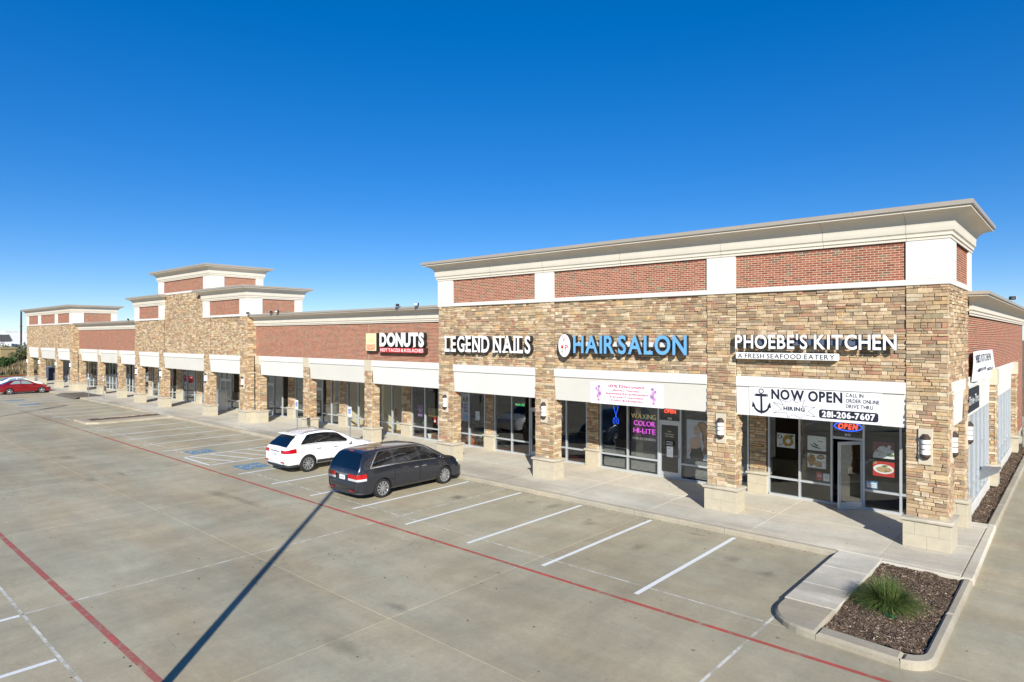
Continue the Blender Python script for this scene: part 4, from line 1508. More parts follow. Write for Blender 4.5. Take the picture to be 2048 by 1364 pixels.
# ---- dark grey minivan
def minivan(loc):
    t = thing('minivan', 'dark grey minivan parked nose in, nearest of the parked cars', 'car', loc)
    K = {
        'zb': [(0, .30), (.6, .24), (4.4, .23), (5.15, .28)],
        'zs': [(0, .93), (.06, 1.02), (.3, 1.08), (1.4, 1.10), (3.0, 1.06), (3.9, 1.02), (4.4, .96), (4.9, .80), (5.15, .60)],
        'zr': [(0, 1.00), (.05, 1.10), (.16, 1.34), (.30, 1.56), (.42, 1.665), (.7, 1.715), (1.6, 1.745), (2.7, 1.725), (3.2, 1.64), (3.6, 1.46), (4.0, 1.24), (4.25, 1.11), (4.6, 1.03), (4.95, .90), (5.15, .66)],
        'wb': [(0, .82), (.3, .93), (1, .955), (4.2, .955), (4.8, .88), (5.15, .60)],
        'wm': [(0, .88), (.12, .955), (.5, 1.0), (1.2, 1.005), (4.0, 1.0), (4.6, .955), (4.95, .84), (5.15, .62)],
        'ws': [(0, .86), (.1, .925), (.5, .965), (1.2, .975), (3.6, .965), (4.2, .93), (4.7, .84), (5.0, .72), (5.15, .50)],
        'wr': [(0, .84), (.1, .86), (.25, .80), (.42, .735), (.8, .715), (2.6, .715), (3.2, .71), (3.7, .72), (4.2, .80), (4.7, .72), (5.15, .40)],
    }
    c = Car(K, 5.15)
    pt = paint('charcoal_car_paint', lin(55, 58, 67), 0.6, 0.25)
    R = 0.345
    b = c.body([pt, M_WELL], t, [(1.06, R), (4.06, R)], R)
    # glass
    c.cross('rear_window', .055, .375, (7.35, 7.75), (12.65, 12.25), M_TINTB, t, 0.008)
    c.cross('windshield', 3.22, 4.12, (7.6, 7.9), (12.4, 12.1), M_TINT, t, 0.008)
    for q in ((.62, 1.52, 1.02, 1.50, 5.30, 7.0), (1.66, 2.72, 1.64, 2.70, 5.30, 7.05), (2.86, 3.98, 2.84, 3.22, 5.28, 7.0)):
        c.patch('side_window', q, M_TINT, t)
    for q in ((.52, 1.62, .54, 1.62, 5.14, 5.22), (1.62, 2.78, 1.62, 2.78, 5.14, 5.22), (2.78, 4.10, 2.78, 4.08, 5.14, 5.22), (.60, 1.10, .66, 1.16, 5.24, 7.02)):
        pass
    c.patch('window_trim', (.50, 4.10, .52, 4.06, 5.10, 5.20), M_CHROME, t, 30, 1, 0.009)
    c.patch('window_trim', (1.00, 3.30, 1.04, 3.26, 7.10, 7.18), M_CHROME, t, 24, 1, 0.009)
    c.patch('window_trim', (.50, .55, 1.00, 1.05, 5.2, 7.1), M_CHROME, t, 1, 8, 0.009)
    c.patch('window_trim', (4.02, 4.08, 3.24, 3.30, 5.2, 7.1), M_CHROME, t, 1, 8, 0.009)
    # door seams and sliding rail
    c.patch('door_seam', (1.58, 1.60, 1.58, 1.60, 2.4, 6.9), M_BLACK, t, 1, 14, 0.003)
    c.patch('door_seam', (2.78, 2.80, 2.78, 2.80, 2.4, 6.9), M_BLACK, t, 1, 14, 0.003)
    c.patch('door_seam', (3.78, 3.80, 3.98, 4.00, 2.4, 5.0), M_BLACK, t, 1, 10, 0.003)
    c.patch('slide_rail', (.55, 1.60, .55, 1.60, 4.72, 4.80), M_BLACK, t, 12, 1, 0.004)
    c.patch('sill_trim', (1.45, 3.66, 1.45, 3.66, 2.0, 2.5), M_CLAD, t, 14, 2, 0.004)
    handles(t, [(1.005, 2.60, .90), (1.005, 2.98, .90)], M_CHROME)
    # tail
    bumper(t, pt, 0.995, .62, .02, .30, .66, -1, -.035)
    bumper(t, M_CLAD, 0.97, .60, .03, .24, .315, -1, -.02, 'bumper_lip')
    bumper(t, pt, 0.96, .70, .06, .26, .62, 1, 5.17)
    for sx in (1, -1):
        box_obj('reflector', sx * 0.60 - 0.10, sx * 0.60 + 0.10, -0.052, -0.02, .36, .40, M_TAIL, t, 0.005)
        hl = MB()
        hl.box(sx * 0.66 - 0.16, sx * 0.66 + 0.16, 4.72, 4.98, .70, .84, 0, 0.05)
        hl.build('headlamp', M_CLEARL, t)
    corner_lamp(c, t, .725, .955, .34, .38, [M_TAIL, M_CLEARL], split=.80, drop=0.02)
    box_obj('tailgate_trim', -0.375, 0.375, -0.030, 0.03, .905, .955, M_CHROME, t, 0.008)
    box_obj('high_brake_lamp', -0.13, 0.13, .375, .40, 1.665, 1.69, M_TAIL, t, 0.005)
    mb = MB()
    text_line(mb, 'H', 0, 0.985, 0.085, lambda u, v, d: (u, -0.005 + (v - 0.985) * 0.35, v), width=0.085, align='c', bold=0.02)
    mb.build('badge', M_CHROME, t)
    plate(t, -0.012, .80, 'LW4 6101')
    mirror_pair(t, .93, 3.72, 1.12, pt)
    box_obj('roof_hatch', -0.16, 0.18, 1.30, 1.62, 1.755, 1.768, plain('tan_cardboard', lin(138, 124, 92), 0.8), t, 0.004)
    for sx in (1, -1):
        for y in (1.06, 4.06):
            wheel(t, sx * 0.985, y, R, 10)
    return t
minivan((-17.22, -6.93, 0))

# ---- white SUV
def suv(loc, rz=0.0):
    t = thing('suv', 'white crossover SUV with roof rails parked beside the accessible bay', 'car', loc, rz)
    K = {
        'zb': [(0, .42), (.5, .30), (3.9, .27), (4.77, .34)],
        'zs': [(0, .98), (.08, 1.06), (.4, 1.13), (1.4, 1.12), (2.6, 1.06), (3.3, 1.02), (3.9, .96), (4.4, .84), (4.77, .62)],
        'zr': [(0, 1.04), (.07, 1.11), (.28, 1.31), (.56, 1.52), (.74, 1.59), (1.2, 1.665), (1.75, 1.69), (2.35, 1.645), (2.9, 1.46), (3.35, 1.22), (3.6, 1.09), (4.0, 1.03), (4.45, .92), (4.77, .68)],
        'wb': [(0, .72), (.3, .86), (.9, .90), (3.9, .90), (4.4, .82), (4.77, .55)],
        'wm': [(0, .80), (.14, .90), (.6, .942), (1.2, .945), (3.6, .94), (4.2, .90), (4.55, .78), (4.77, .58)],
        'ws': [(0, .76), (.14, .85), (.6, .90), (1.2, .905), (3.2, .895), (3.8, .86), (4.3, .78), (4.6, .66), (4.77, .46)],
        'wr': [(0, .74), (.14, .76), (.35, .70), (.6, .645), (1.0, .64), (2.2, .64), (2.8, .64), (3.2, .68), (3.6, .76), (4.2, .68), (4.77, .38)],
    }
    c = Car(K, 4.77)
    pt = paint('white_car_paint', lin(232, 233, 234), 0.0, 0.25)
    R = 0.365
    c.body([pt, M_WELL], t, [(1.02, R), (3.76, R)], R)
    c.cross('rear_window', .10, .60, (7.4, 7.8), (12.6, 12.2), M_TINTB, t, 0.008)
    c.cross('windshield', 2.55, 3.48, (7.6, 7.9), (12.4, 12.1), M_TINT, t, 0.008)
    c.patch('side_window', (.66, 1.22, 1.10, 1.20, 5.30, 6.9), M_TINT, t)
    c.patch('side_window', (1.28, 2.12, 1.26, 2.10, 5.30, 7.0), M_TINT, t)
    c.patch('side_window', (2.20, 3.18, 2.18, 2.60, 5.28, 6.95), M_TINT, t)
    c.patch('window_trim', (.70, 3.28, .74, 3.24, 5.14, 5.24), M_CHROME, t, 24, 1, 0.009)
    c.patch('pillar_cover', (1.20, 1.30, 1.17, 1.28, 5.30, 6.98), M_BLACK, t, 1, 6, 0.005)
    c.patch('pillar_cover', (2.11, 2.20, 2.09, 2.19, 5.30, 7.0), M_BLACK, t, 1, 6, 0.005)
    for y in (1.30, 2.15, 3.14):
        c.patch('door_seam', (y, y + .014, y, y + .014, 2.4, 5.1), M_CLAD, t, 1, 12, 0.003)
    c.patch('sill_trim', (1.44, 3.32, 1.44, 3.32, 1.9, 2.75), M_CLAD, t, 14, 3, 0.004)
    handles(t, [(.945, 1.52, .97), (.945, 2.36, .95)], M_CHROME)
    bumper(t, pt, 0.935, .60, .03, .40, .70, -1, -.05)
    bumper(t, M_CLAD, 0.915, .58, .03, .29, .415, -1, -.03, 'bumper_lip')
    bumper(t, pt, 0.90, .70, .06, .32, .62, 1, 4.79)
    for sx in (1, -1):
        box_obj('reflector', sx * 0.66 - 0.12, sx * 0.66 + 0.12, -0.062, -0.03, .50, .55, M_TAIL, t, 0.005)
        MB().box(sx * 0.62 - 0.17, sx * 0.62 + 0.17, 4.30, 4.62, .72, .86, 0, 0.05).build('headlamp', M_CLEARL, t)
        rail = MB()
        ys = np.linspace(.85, 2.35, 9)
        pr = [c.S(y, 7.9) + Vector((0, 0, 0.035 + (0.02 if 0 < k < 8 else -0.03))) for k, y in enumerate(ys)]
        for p, q in zip(pr[:-1], pr[1:]):
            rail.tube((sx * p.x, p.y, p.z), (sx * q.x, q.y, q.z), 0.016, n=6)
        rail.build('roof_rail', M_STEEL, t, True)
    corner_lamp(c, t, .885, 1.02, .46, .50, [M_TAIL], drop=0.06)
    MB().prism([(-0.60, .46), (0.60, .46), (0.56, .76), (-0.56, .76)], 1.595, 1.625, 0, 0.01).build('roof_spoiler', pt, t)
    box_obj('tailgate_trim', -0.36, 0.36, -0.025, 0.03, .93, .975, M_CHROME, t, 0.008)
    mb = MB()
    ring = [(0.055 * math.cos(a), 0.04 * math.sin(a)) for a in np.linspace(0, 2 * math.pi, 16, endpoint=False)]
    for (a, b_), (d, e) in zip(ring, ring[1:] + ring[:1]):
        mb.add([(a, 0.0, 1.02 + b_), (d, 0.0, 1.02 + e), (d * .78, 0.0, 1.02 + e * .78), (a * .78, 0.0, 1.02 + b_ * .78)], [(0, 1, 2, 3)])
    text_line(mb, 'L', 0, 1.0, 0.045, lambda u, v, d: (u, 0.0, v), width=0.04, align='c', bold=0.02)
    mb.build('badge', M_CHROME, t)
    plate(t, -0.02, .81, 'CVN 3380')
    mirror_pair(t, .87, 3.02, 1.10, pt)
    for sx in (1, -1):
        for y in (1.02, 3.76):
            wheel(t, sx * 0.93, y, R, 10, 0.235, 0.70)
    return t
suv((-23.20, -6.28, 0))

# ---- sedans at the far end
def sedan(loc, name, label, pt, rz=0.0):
    t = thing(name, label, 'car', loc, rz)
    K = {
        'zb': [(0, .32), (.5, .22), (3.8, .20), (4.53, .26)],
        'zs': [(0, .82), (.1, .92), (.5, .98), (1.6, .97), (2.9, .92), (3.6, .84), (4.2, .72), (4.53, .55)],
        'zr': [(0, .86), (.08, .98), (.3, 1.05), (.55, 1.08), (.9, 1.22), (1.3, 1.38), (1.8, 1.44), (2.3, 1.43), (2.7, 1.32), (3.1, 1.12), (3.4, .99), (3.8, .91), (4.3, .78), (4.53, .60)],
        'wb': [(0, .68), (.3, .82), (.9, .85), (3.7, .85), (4.2, .76), (4.53, .5)],
        'wm': [(0, .74), (.14, .84), (.6, .885), (1.2, .888), (3.5, .88), (4.1, .84), (4.4, .70), (4.53, .54)],
        'ws': [(0, .70), (.14, .79), (.6, .83), (1.2, .845), (3.0, .835), (3.6, .81), (4.1, .73), (4.4, .60), (4.53, .44)],
        'wr': [(0, .68), (.14, .74), (.5, .72), (.9, .60), (1.4, .56), (2.2, .565), (2.7, .60), (3.1, .68), (3.4, .73), (4.0, .66), (4.53, .36)],
    }
    c = Car(K, 4.53)
    R = 0.32
    c.body([pt, M_WELL], t, [(.98, R), (3.68, R)], R, ny=48)
    c.cross('rear_window', .62, 1.28, (7.6, 7.9), (12.4, 12.1), M_TINT, t, 0.008)
    c.cross('windshield', 2.40, 3.22, (7.6, 7.9), (12.4, 12.1), M_TINT, t, 0.008)
    gl = plain('painted_reflection_car_glass', lin(120, 138, 136), 0.05, var=0.03)  # pale reflection in the side glass is painted into the base colour
    c.patch('side_window', (1.02, 1.90, 1.42, 1.88, 5.3, 6.9), gl, t)
    c.patch('side_window', (1.98, 2.95, 1.96, 2.46, 5.3, 6.9), gl, t)
    for y in (1.15, 1.94, 2.9):
        c.patch('door_seam', (y, y + .014, y, y + .014, 2.4, 5.1), M_BLACK, t, 1, 12, 0.003)
    handles(t, [(.885, 1.28, .86), (.885, 2.08, .84)], pt)
    bumper(t, pt, 0.875, .5, .03, .28, .60, -1, -.03)
    bumper(t, pt, 0.86, .6, .06, .22, .52, 1, 4.55)
    for sx in (1, -1):
        MB().box(sx * 0.66 - 0.16, sx * 0.66 + 0.16, -0.01, .28, .78, .90, 0, 0.03).build('tail_lamp', M_TAIL, t)
        MB().box(sx * 0.60 - 0.18, sx * 0.60 + 0.18, 4.02, 4.36, .60, .72, 0, 0.05).build('headlamp', M_CLEARL, t)
    mirror_pair(t, .82, 2.92, .98, pt, 0.8)
    for sx in (1, -1):
        for y in (.98, 3.68):
            wheel(t, sx * 0.875, y, R, 5, 0.20, 0.74)
    return t
sedan((-79.35, -6.15, 0), 'sedan', 'red compact sedan with five spoke wheels parked at the far end', paint('red_car_paint', lin(138, 12, 24), 0.35, 0.25))
sedan((-84.9, -5.4, 0), 'sedan', 'white sedan mostly hidden behind the red one', paint('white_sedan_paint', lin(226, 228, 230), 0.0, 0.25))

# ================================================================== lettering on the fronts
M_SIGNBLUE = plain('blue_sign_face', lin(104, 164, 212), 0.35, var=0.03, nscale=2)
M_SIGNRED = plain('red_sign_face', lin(206, 30, 36), 0.35, var=0.03)
M_CREAMSIGN = plain('cream_sign_face', lin(232, 216, 168), 0.4, var=0.03)
M_BLACKINK = plain('black_print', lin(30, 31, 38), 0.6, var=0.02)
M_REDINK = plain('red_print', lin(196, 36, 36), 0.6, var=0.02)
M_PINKINK = plain('pink_print', lin(178, 52, 100), 0.6, var=0.03)
M_GREENINK = plain('green_print', lin(64, 110, 60), 0.6, var=0.05)
M_BANNER = plain('vinyl_banner', lin(232, 232, 234), 0.45, var=0.015, nscale=2)
M_NAVYINK = plain('navy_print', lin(26, 30, 46), 0.6, var=0.02)

def channel_sign(root, text, x0, x1, z0, h, y, depth, face, side, bold=0.0, gap=0.13, space=0.38, serif=None, shear=0.0):
    items, tot = layout(text, h, x1 - x0, gap=gap, space=space, bold=bold, shear=shear, res=4)
    for ch, xo, sx, V, F, E in items:
        mb = MB()
        put = front_put(0)
        extrude_glyph(mb, V, F, E, 0, 0, sx, h, depth, put, 0, 1)
        if serif:
            add_serifs(mb, ch, sx, h, depth, V, serif)
        mesh = mesh_obj('letter', mb.v, mb.f, [face, side], root, mb.i)
        mesh.location = (x0 + xo - root.location.x, y - root.location.y, z0 - root.location.z)

SERIFS = {'L': [(0.12, 0), (0.12, 1)], 'E': [(0.12, 0), (0.12, 1)], 'N': [(0.12, 0), (0.12, 1), (0.88, 1)], 'D': [(0.12, 0), (0.12, 1)],
          'A': [(0.10, 0), (0.90, 0)], 'I': [(0.5, 0), (0.5, 1)], 'G': [(0.92, 0.42)], 'S': []}
def add_serifs(mb, ch, sx, h, depth, V, sw):
    w = V[:, 0].max()
    for u, v in SERIFS.get(ch, []):
        cx, hh = u * w * sx, 0.085 * h
        z = 0 if v == 0 else (h - hh if v == 1 else v * h)
        mb.box(cx - sw * h, cx + sw * h, -depth - 0.003, -0.004, z - (0.012 if v == 0 else 0), z + hh + (0.012 if v == 1 else 0), 0)

YS = -0.28
# seafood place
s1 = thing('wall_sign', "white channel letters reading PHOEBE'S KITCHEN on the stone wall", 'sign', (-3.3, 0, 5.4))
box_obj('raceway', -5.35 + 3.3, -1.2 + 3.3, -0.14, 0.0, 0.16, 0.34, plain('grey_blue_raceway', lin(84, 96, 116), 0.5), s1)
channel_sign(s1, "PHOEBE'S KITCHEN", -5.56, -1.09, 5.46, 0.40, -0.145, 0.11, M_WHITE, M_DARKMETAL, bold=0.02, gap=0.15, space=0.42)
s2 = thing('wall_sign', 'white box sign reading A FRESH SEAFOOD EATERY under the big letters', 'sign', (-4.07, 0, 5.12))
box_obj('sign_box', -1.49, 1.49, -0.22, 0.0, 0.0, 0.205, [M_WHITE], s2, 0.015)
mb = MB()
text_line(mb, 'A FRESH SEAFOOD EATERY', 0, 0.035, 0.135, front_put(-0.222), width=2.84, depth=0.002, align='c', gap=0.17, bold=0.012)
mb.build('sign_lettering', M_BLACKINK, s2)

# hair salon
s3 = thing('wall_sign', 'large blue channel letters reading HAIR SALON', 'sign', (-9.5, 0, 5.2))
box_obj('raceway', -11.75 + 9.5, -7.35 + 9.5, -0.12, 0.0, 0.26, 0.42, M_OFFWHITE, s3)
channel_sign(s3, 'HAIR SALON', -11.86, -7.20, 5.22, 0.62, -0.125, 0.16, M_SIGNBLUE, M_DARKMETAL, bold=0.022, gap=0.15, space=0.14)
s4 = thing('wall_sign', 'white oval sign with red letters V P and a rose', 'sign', (-12.30, 0, 5.02))
def ellipse(cx, cz, rx, rz, n=28, a0=0.0):
    return [(cx + rx * math.cos(a0 + 2 * math.pi * i / n), cz + rz * math.sin(a0 + 2 * math.pi * i / n)) for i in range(n)]
MB().prism(ellipse(0, 0.46, 0.30, 0.455), 0.0, -0.26, plane='XZ').build('sign_box', M_DARKMETAL, s4)
MB().prism(ellipse(0, 0.46, 0.285, 0.44), -0.258, -0.264, plane='XZ').build('sign_face', M_WHITE, s4)
mb = MB()
text_line(mb, 'V', -0.02, 0.60, 0.22, front_put(-0.265), width=0.17, depth=0.002, align='c')
text_line(mb, 'P', 0.10, 0.27, 0.22, front_put(-0.265), width=0.15, depth=0.002, align='c', bold=0.01)
for (a, b, r) in ((-0.10, 0.42, 0.05), (-0.13, 0.38, 0.035), (-0.07, 0.38, 0.035), (-0.10, 0.46, 0.03)):
    mb.add([(x, -0.266 - r * 0.02, z) for x, z in ellipse(a, b, r, r, 10)], [tuple(range(10))], 0)
for (a, b, c, d) in ((-0.11, 0.34, -0.09, 0.17), (-0.17, 0.24, -0.10, 0.21), (-0.10, 0.21, -0.03, 0.26)):
    mb.add([(a, -0.267, b), (c, -0.267, d), (c + 0.02, -0.267, d + 0.01), (a + 0.02, -0.267, b + 0.01)], [(0, 1, 2, 3)], 1)
mesh_obj('sign_emblem', mb.v, mb.f, [M_REDINK, M_GREENINK], s4, mb.i)

# nail salon
s5 = thing('wall_sign', 'white serif channel letters reading LEGEND NAILS', 'sign', (-16.5, 0, 5.15))
channel_sign(s5, 'LEGEND NAILS', -19.10, -14.02, 5.17, 0.66, -0.03, 0.22, M_WHITE, M_DARKMETAL, bold=0.026, gap=0.20, space=0.26, serif=0.115)

# doughnut shop
s6 = thing('wall_sign', 'white DONUTS letters over a red box reading HOT TACOS & KOLACHES', 'sign', (-23.0, WY, 5.0))
channel_sign(s6, 'DONUTS', -24.78, -21.26, 5.37, 0.61, WY - 0.03, 0.22, M_WHITE, M_DARKMETAL, bold=0.055, gap=0.045, space=0.3)
box_obj('sign_box', -24.79 + 23, -21.24 + 23, -0.25, -0.01, 0.02, 0.265, M_DARKMETAL, s6)
box_obj('sign_face', -24.775 + 23, -21.255 + 23, -0.256, -0.248, 0.03, 0.255, M_SIGNRED, s6)
mb = MB()
text_line(mb, 'HOT TACOS & KOLACHES', 0, 0.065, 0.16, front_put(-0.2575), width=3.38, depth=0.002, align='c', bold=0.018, gap=0.10, space=0.3)
mb.build('sign_lettering', M_WHITE, s6)
s7 = thing('wall_sign', 'square cream box sign reading DONUTS DELIGHT with a pale emblem', 'sign', (-25.52, WY, 5.08))
box_obj('sign_box', -0.46, 0.46, -0.24, -0.01, 0.0, 0.94, M_DARKMETAL, s7)
box_obj('sign_face', -0.45, 0.45, -0.246, -0.238, 0.01, 0.93, M_CREAMSIGN, s7)
mb = MB()
text_line(mb, 'DONUTS', 0, 0.21, 0.13, front_put(-0.2475), width=0.74, depth=0.002, align='c', bold=0.03, gap=0.08)
text_line(mb, 'DELIGHT', 0, 0.055, 0.13, front_put(-0.2475), width=0.74, depth=0.002, align='c', bold=0.03, gap=0.08)
for k, a in enumerate(np.linspace(0, math.pi, 9)):
    c_, s_ = math.cos(a), math.sin(a)
    mb.add([(0.10 * c_ - 0.02 * s_, -0.249, 0.45 + 0.10 * s_ + 0.02 * c_), (0.10 * c_ + 0.02 * s_, -0.249, 0.45 + 0.10 * s_ - 0.02 * c_), (0.30 * c_, -0.249, 0.45 + 0.34 * s_)], [(0, 1, 2)], 1)
mesh_obj('sign_lettering', mb.v, mb.f, [M_REDINK, plain('pale_gold_print', lin(206, 186, 130), 0.5)], s7, mb.i)

# ------------------------------------------------------------------ banners
def ban_put(u, v, d):
    return (u, 0.028 + (4.24 - v) * 0.054 - 0.012 - d, v)
def sheet(put, u0, u1, v0, v1, nu, nv, d=0.0):
    V = [put(u0 + (u1 - u0) * i / nu, v0 + (v1 - v0) * j / nv, d) for j in range(nv + 1) for i in range(nu + 1)]
    F = [(j * (nu + 1) + i, j * (nu + 1) + i + 1, (j + 1) * (nu + 1) + i + 1, (j + 1) * (nu + 1) + i) for j in range(nv) for i in range(nu)]
    return V, F
b1 = thing('banner', 'white vinyl banner reading NOW OPEN with an anchor and a phone number', 'banner', (0, 0, 0))
V, F = sheet(ban_put, -5.22, -1.48, 3.345, 4.235, 40, 8)
mesh_obj('banner_sheet', V, F, M_BANNER, b1, smooth=True)
D = 0.006
mb = MB()
text_line(mb, 'NOW OPEN', -4.53, 3.905, 0.285, ban_put, width=2.02, depth=D, bold=0.035, gap=0.12, space=0.34)
mb.build('banner_lettering', M_NAVYINK, b1)
mb = MB()
text_line(mb, 'CALL IN', -2.42, 4.085, 0.105, ban_put, width=0.46, depth=D, gap=0.16, bold=0.012)
mb.build('banner_lettering', M_NAVYINK, b1)
mb = MB()
text_line(mb, 'ORDER ONLINE', -2.42, 3.925, 0.105, ban_put, width=0.86, depth=D, gap=0.16, bold=0.012)
mb.build('banner_lettering', M_NAVYINK, b1)
mb = MB()
text_line(mb, 'DRIVE THRU', -2.42, 3.765, 0.105, ban_put, width=0.70, depth=D, gap=0.16, bold=0.012)
mb.build('banner_lettering', M_NAVYINK, b1)
mb = MB()
text_line(mb, 'HIRING', -3.86, 3.575, 0.115, ban_put, width=0.62, depth=D, align='c', bold=0.035, gap=0.16)
mb.build('banner_lettering', M_NAVYINK, b1)
# phone number pill
pill = []
for (cx_, cz_, a0) in ((-1.66, 3.62, 0), (-3.08, 3.62, 90), (-3.08, 3.475, 180), (-1.66, 3.475, 270)):
    pill += [(cx_ + 0.07 * math.cos(math.radians(a0 + t)), cz_ + 0.06 * math.sin(math.radians(a0 + t))) for t in (0, 30, 60, 90)]
mesh_obj('number_panel', [ban_put(u, v, D) for u, v in pill], [tuple(range(len(pill)))], M_NAVYINK, b1)
mb = MB()
text_line(mb, '281-206-7607', -2.37, 3.465, 0.165, ban_put, width=1.40, depth=0.010, align='c', bold=0.035, gap=0.09)
mb.build('banner_number', M_BANNER, b1)
# starburst outline round HIRING
mb = MB()
star = [(-4.48, 3.80), (-4.17, 3.72), (-4.28, 3.90), (-4.03, 3.82), (-3.90, 3.92), (-3.80, 3.82), (-3.55, 3.91), (-3.62, 3.73), (-3.26, 3.72), (-3.45, 3.60), (-3.26, 3.44), (-3.58, 3.48), (-3.68, 3.36), (-3.88, 3.46), (-4.05, 3.36), (-4.08, 3.50), (-4.48, 3.47), (-4.22, 3.60)]
for p, q in zip(star, star[1:] + star[:1]):
    d = np.array(q) - np.array(p)
    n = np.array([-d[1], d[0]]) / np.linalg.norm(d) * 0.006
    mb.add([ban_put(p[0] - n[0], p[1] - n[1], D), ban_put(q[0] - n[0], q[1] - n[1], D), ban_put(q[0] + n[0], q[1] + n[1], D), ban_put(p[0] + n[0], p[1] + n[1], D)], [(0, 1, 2, 3)])
mb.build('starburst', M_NAVYINK, b1)
# anchor
mb = MB()
def apoly(pts, dd=D):
    mb.add([ban_put(-4.84 + u, 3.40 + v, dd) for u, v in pts], [tuple(range(len(pts)))])
apoly([(-0.035, 0.10), (0.035, 0.10), (0.03, 0.60), (-0.03, 0.60)])
apoly([(-0.16, 0.555), (0.16, 0.555), (0.16, 0.635), (-0.16, 0.635)], D + 0.003)
for k in (-0.20, -0.175, 0.175, 0.20):
    apoly([(k - 0.008, 0.555), (k + 0.008, 0.555), (k + 0.008, 0.635), (k - 0.008, 0.635)])
ra = [(0.055 * math.cos(t), 0.72 + 0.055 * math.sin(t)) for t in np.linspace(0, 2 * math.pi, 15)]
for (a, b), (c, d) in zip(ra[:-1], ra[1:]):
    apoly([(a, b), (c, d), (c * 1.5, 0.72 + (d - 0.72) * 1.5), (a * 1.5, 0.72 + (b - 0.72) * 1.5)])
fl = [(0.26 * math.cos(t), 0.30 + 0.27 * math.sin(t)) for t in np.linspace(math.radians(195), math.radians(345), 13)]
for k, ((a, b), (c, d)) in enumerate(zip(fl[:-1], fl[1:])):
    apoly([(a, b), (c, d), (c * 0.80, 0.30 + (d - 0.30) * 0.72), (a * 0.80, 0.30 + (b - 0.30) * 0.72)], D + 0.002)
for s in (-1, 1):
    apoly([(s * 0.18, 0.24), (s * 0.30, 0.20), (s * 0.27, 0.40)], D + 0.004)
apoly([(-0.05, 0.06), (0, -0.0), (0.05, 0.06), (0.0, 0.14)], D + 0.005)
mb.build('anchor_emblem', M_NAVYINK, b1)

b2 = thing('banner', 'white discount banner with pink lettering and purple orchids over the salon', 'banner', (0, 0, 0))
V, F = sheet(ban_put, -11.30, -8.24, 3.32, 4.14, 30, 8)
mesh_obj('banner_sheet', V, F, M_BANNER, b2, smooth=True)
for txt, z, h, w in (('10% Discount', 3.955, 0.10, 1.50), ('( Monday- Thursday )', 3.825, 0.06, 1.25), ('Japanese Straightening', 3.70, 0.075, 1.80), ('Keratin Treatment', 3.575, 0.07, 1.42), ('Color & Highlight', 3.45, 0.07, 1.35)):
    mb = MB()
    text_line(mb, txt, -9.72, z, h, ban_put, width=w, depth=D, align='c', bold=0.02, space=0.2)
    mb.build('banner_lettering', M_PINKINK, b2)
for cx_, sg in ((-10.93, 1), (-8.62, -1)):
    mb = MB()
    spots = [(0, 0.02, 0.075), (0.05, -0.10, 0.085), (-0.03, -0.19, 0.075), (0.03, 0.16, 0.06), (0.0, -0.33, 0.06), (-0.08, 0.08, 0.05)]
    for k, (a, b, r) in enumerate(spots):
        for j in range(5):
            t = 2 * math.pi * j / 5 + k
            px, pz = cx_ + sg * a + 0.6 * r * math.cos(t), 3.80 + b + 0.6 * r * math.sin(t)
            mb.add([ban_put(x, z, D + 0.001 * j) for x, z in ellipse(px, pz, r * 0.55, r * 0.5, 8)], [tuple(range(8))], k % 2)
        mb.add([ban_put(x, z, D + 0.008) for x, z in ellipse(cx_ + sg * a, 3.80 + b, r * 0.25, r * 0.25, 8)], [tuple(range(8))], 2)
    pts = [(cx_ + sg * 0.35, 4.10), (cx_ + sg * 0.15, 4.05), (cx_, 3.9), (cx_, 3.6), (cx_ - sg * 0.02, 3.36)]
    for p, q in zip(pts[:-1], pts[1:]):
        mb.add([ban_put(p[0] - 0.006, p[1], D), ban_put(q[0] - 0.006, q[1], D), ban_put(q[0] + 0.006, q[1], D), ban_put(p[0] + 0.006, p[1], D)], [(0, 1, 2, 3)], 2)
    mesh_obj('orchid_print', mb.v, mb.f, [plain('lilac_print', lin(206, 160, 200), 0.6), plain('violet_print', lin(172, 128, 184), 0.6), plain('dark_violet_print', lin(120, 78, 126), 0.6)], b2, mb.i)

# crumpled banner and small sign on the side wall
b3 = thing('banner', "slack white banner on the side brick wall reading PHOEBE'S KITCHEN OPEN", 'banner', (0, 0, 0))
def sb_put(u, v, d):     # u 0..1 along the wall, v 0..1 up
    y = 4.15 + u * (5.4 + 1.7 * (1 - v) ** 1.2)
    z = 4.42 + v * 0.93 - 0.02 * u * (1 - v) + 0.05 * math.sin(3.2 * u) * (1 - v) * -1
    x = SX + 0.06 + 0.05 * math.sin(6.0 * u + 2 * v) + 0.035 * math.sin(13 * u) * (1 - v) + d
    return (x, y, z)
V, F = sheet(sb_put, 0, 1, 0, 1, 36, 10)
mesh_obj('banner_sheet', V, F, M_BANNER, b3, smooth=True)
mb = MB()
text_line(mb, "PHOEBE'S KITCHEN", 0.10, 0.60, 0.26, sb_put, width=0.80, depth=0.006)
text_line(mb, 'A FRESH SEAFOOD EATERY', 0.12, 0.30, 0.10, sb_put, width=0.55, depth=0.006)
text_line(mb, 'OPEN', 0.72, 0.10, 0.20, sb_put, width=0.22, depth=0.006, bold=0.02)
mb.build('banner_lettering', M_NAVYINK, b3)
b4 = thing('wall_sign', 'black sign reading Drive-Thru on the white header of the side wall', 'sign', (0, 0, 0))
box_obj('sign_panel', SX - 0.04, SX + 0.012, 3.95, 6.6, 3.45, 4.18, M_BLACKINK, b4)
mb = MB()
text_line(mb, 'Drive-Thru', 5.27, 3.68, 0.27, side_put(SX + 0.013), width=2.3, depth=0.002, align='c', bold=0.01)
mb.build('sign_lettering', M_WHITE, b4)

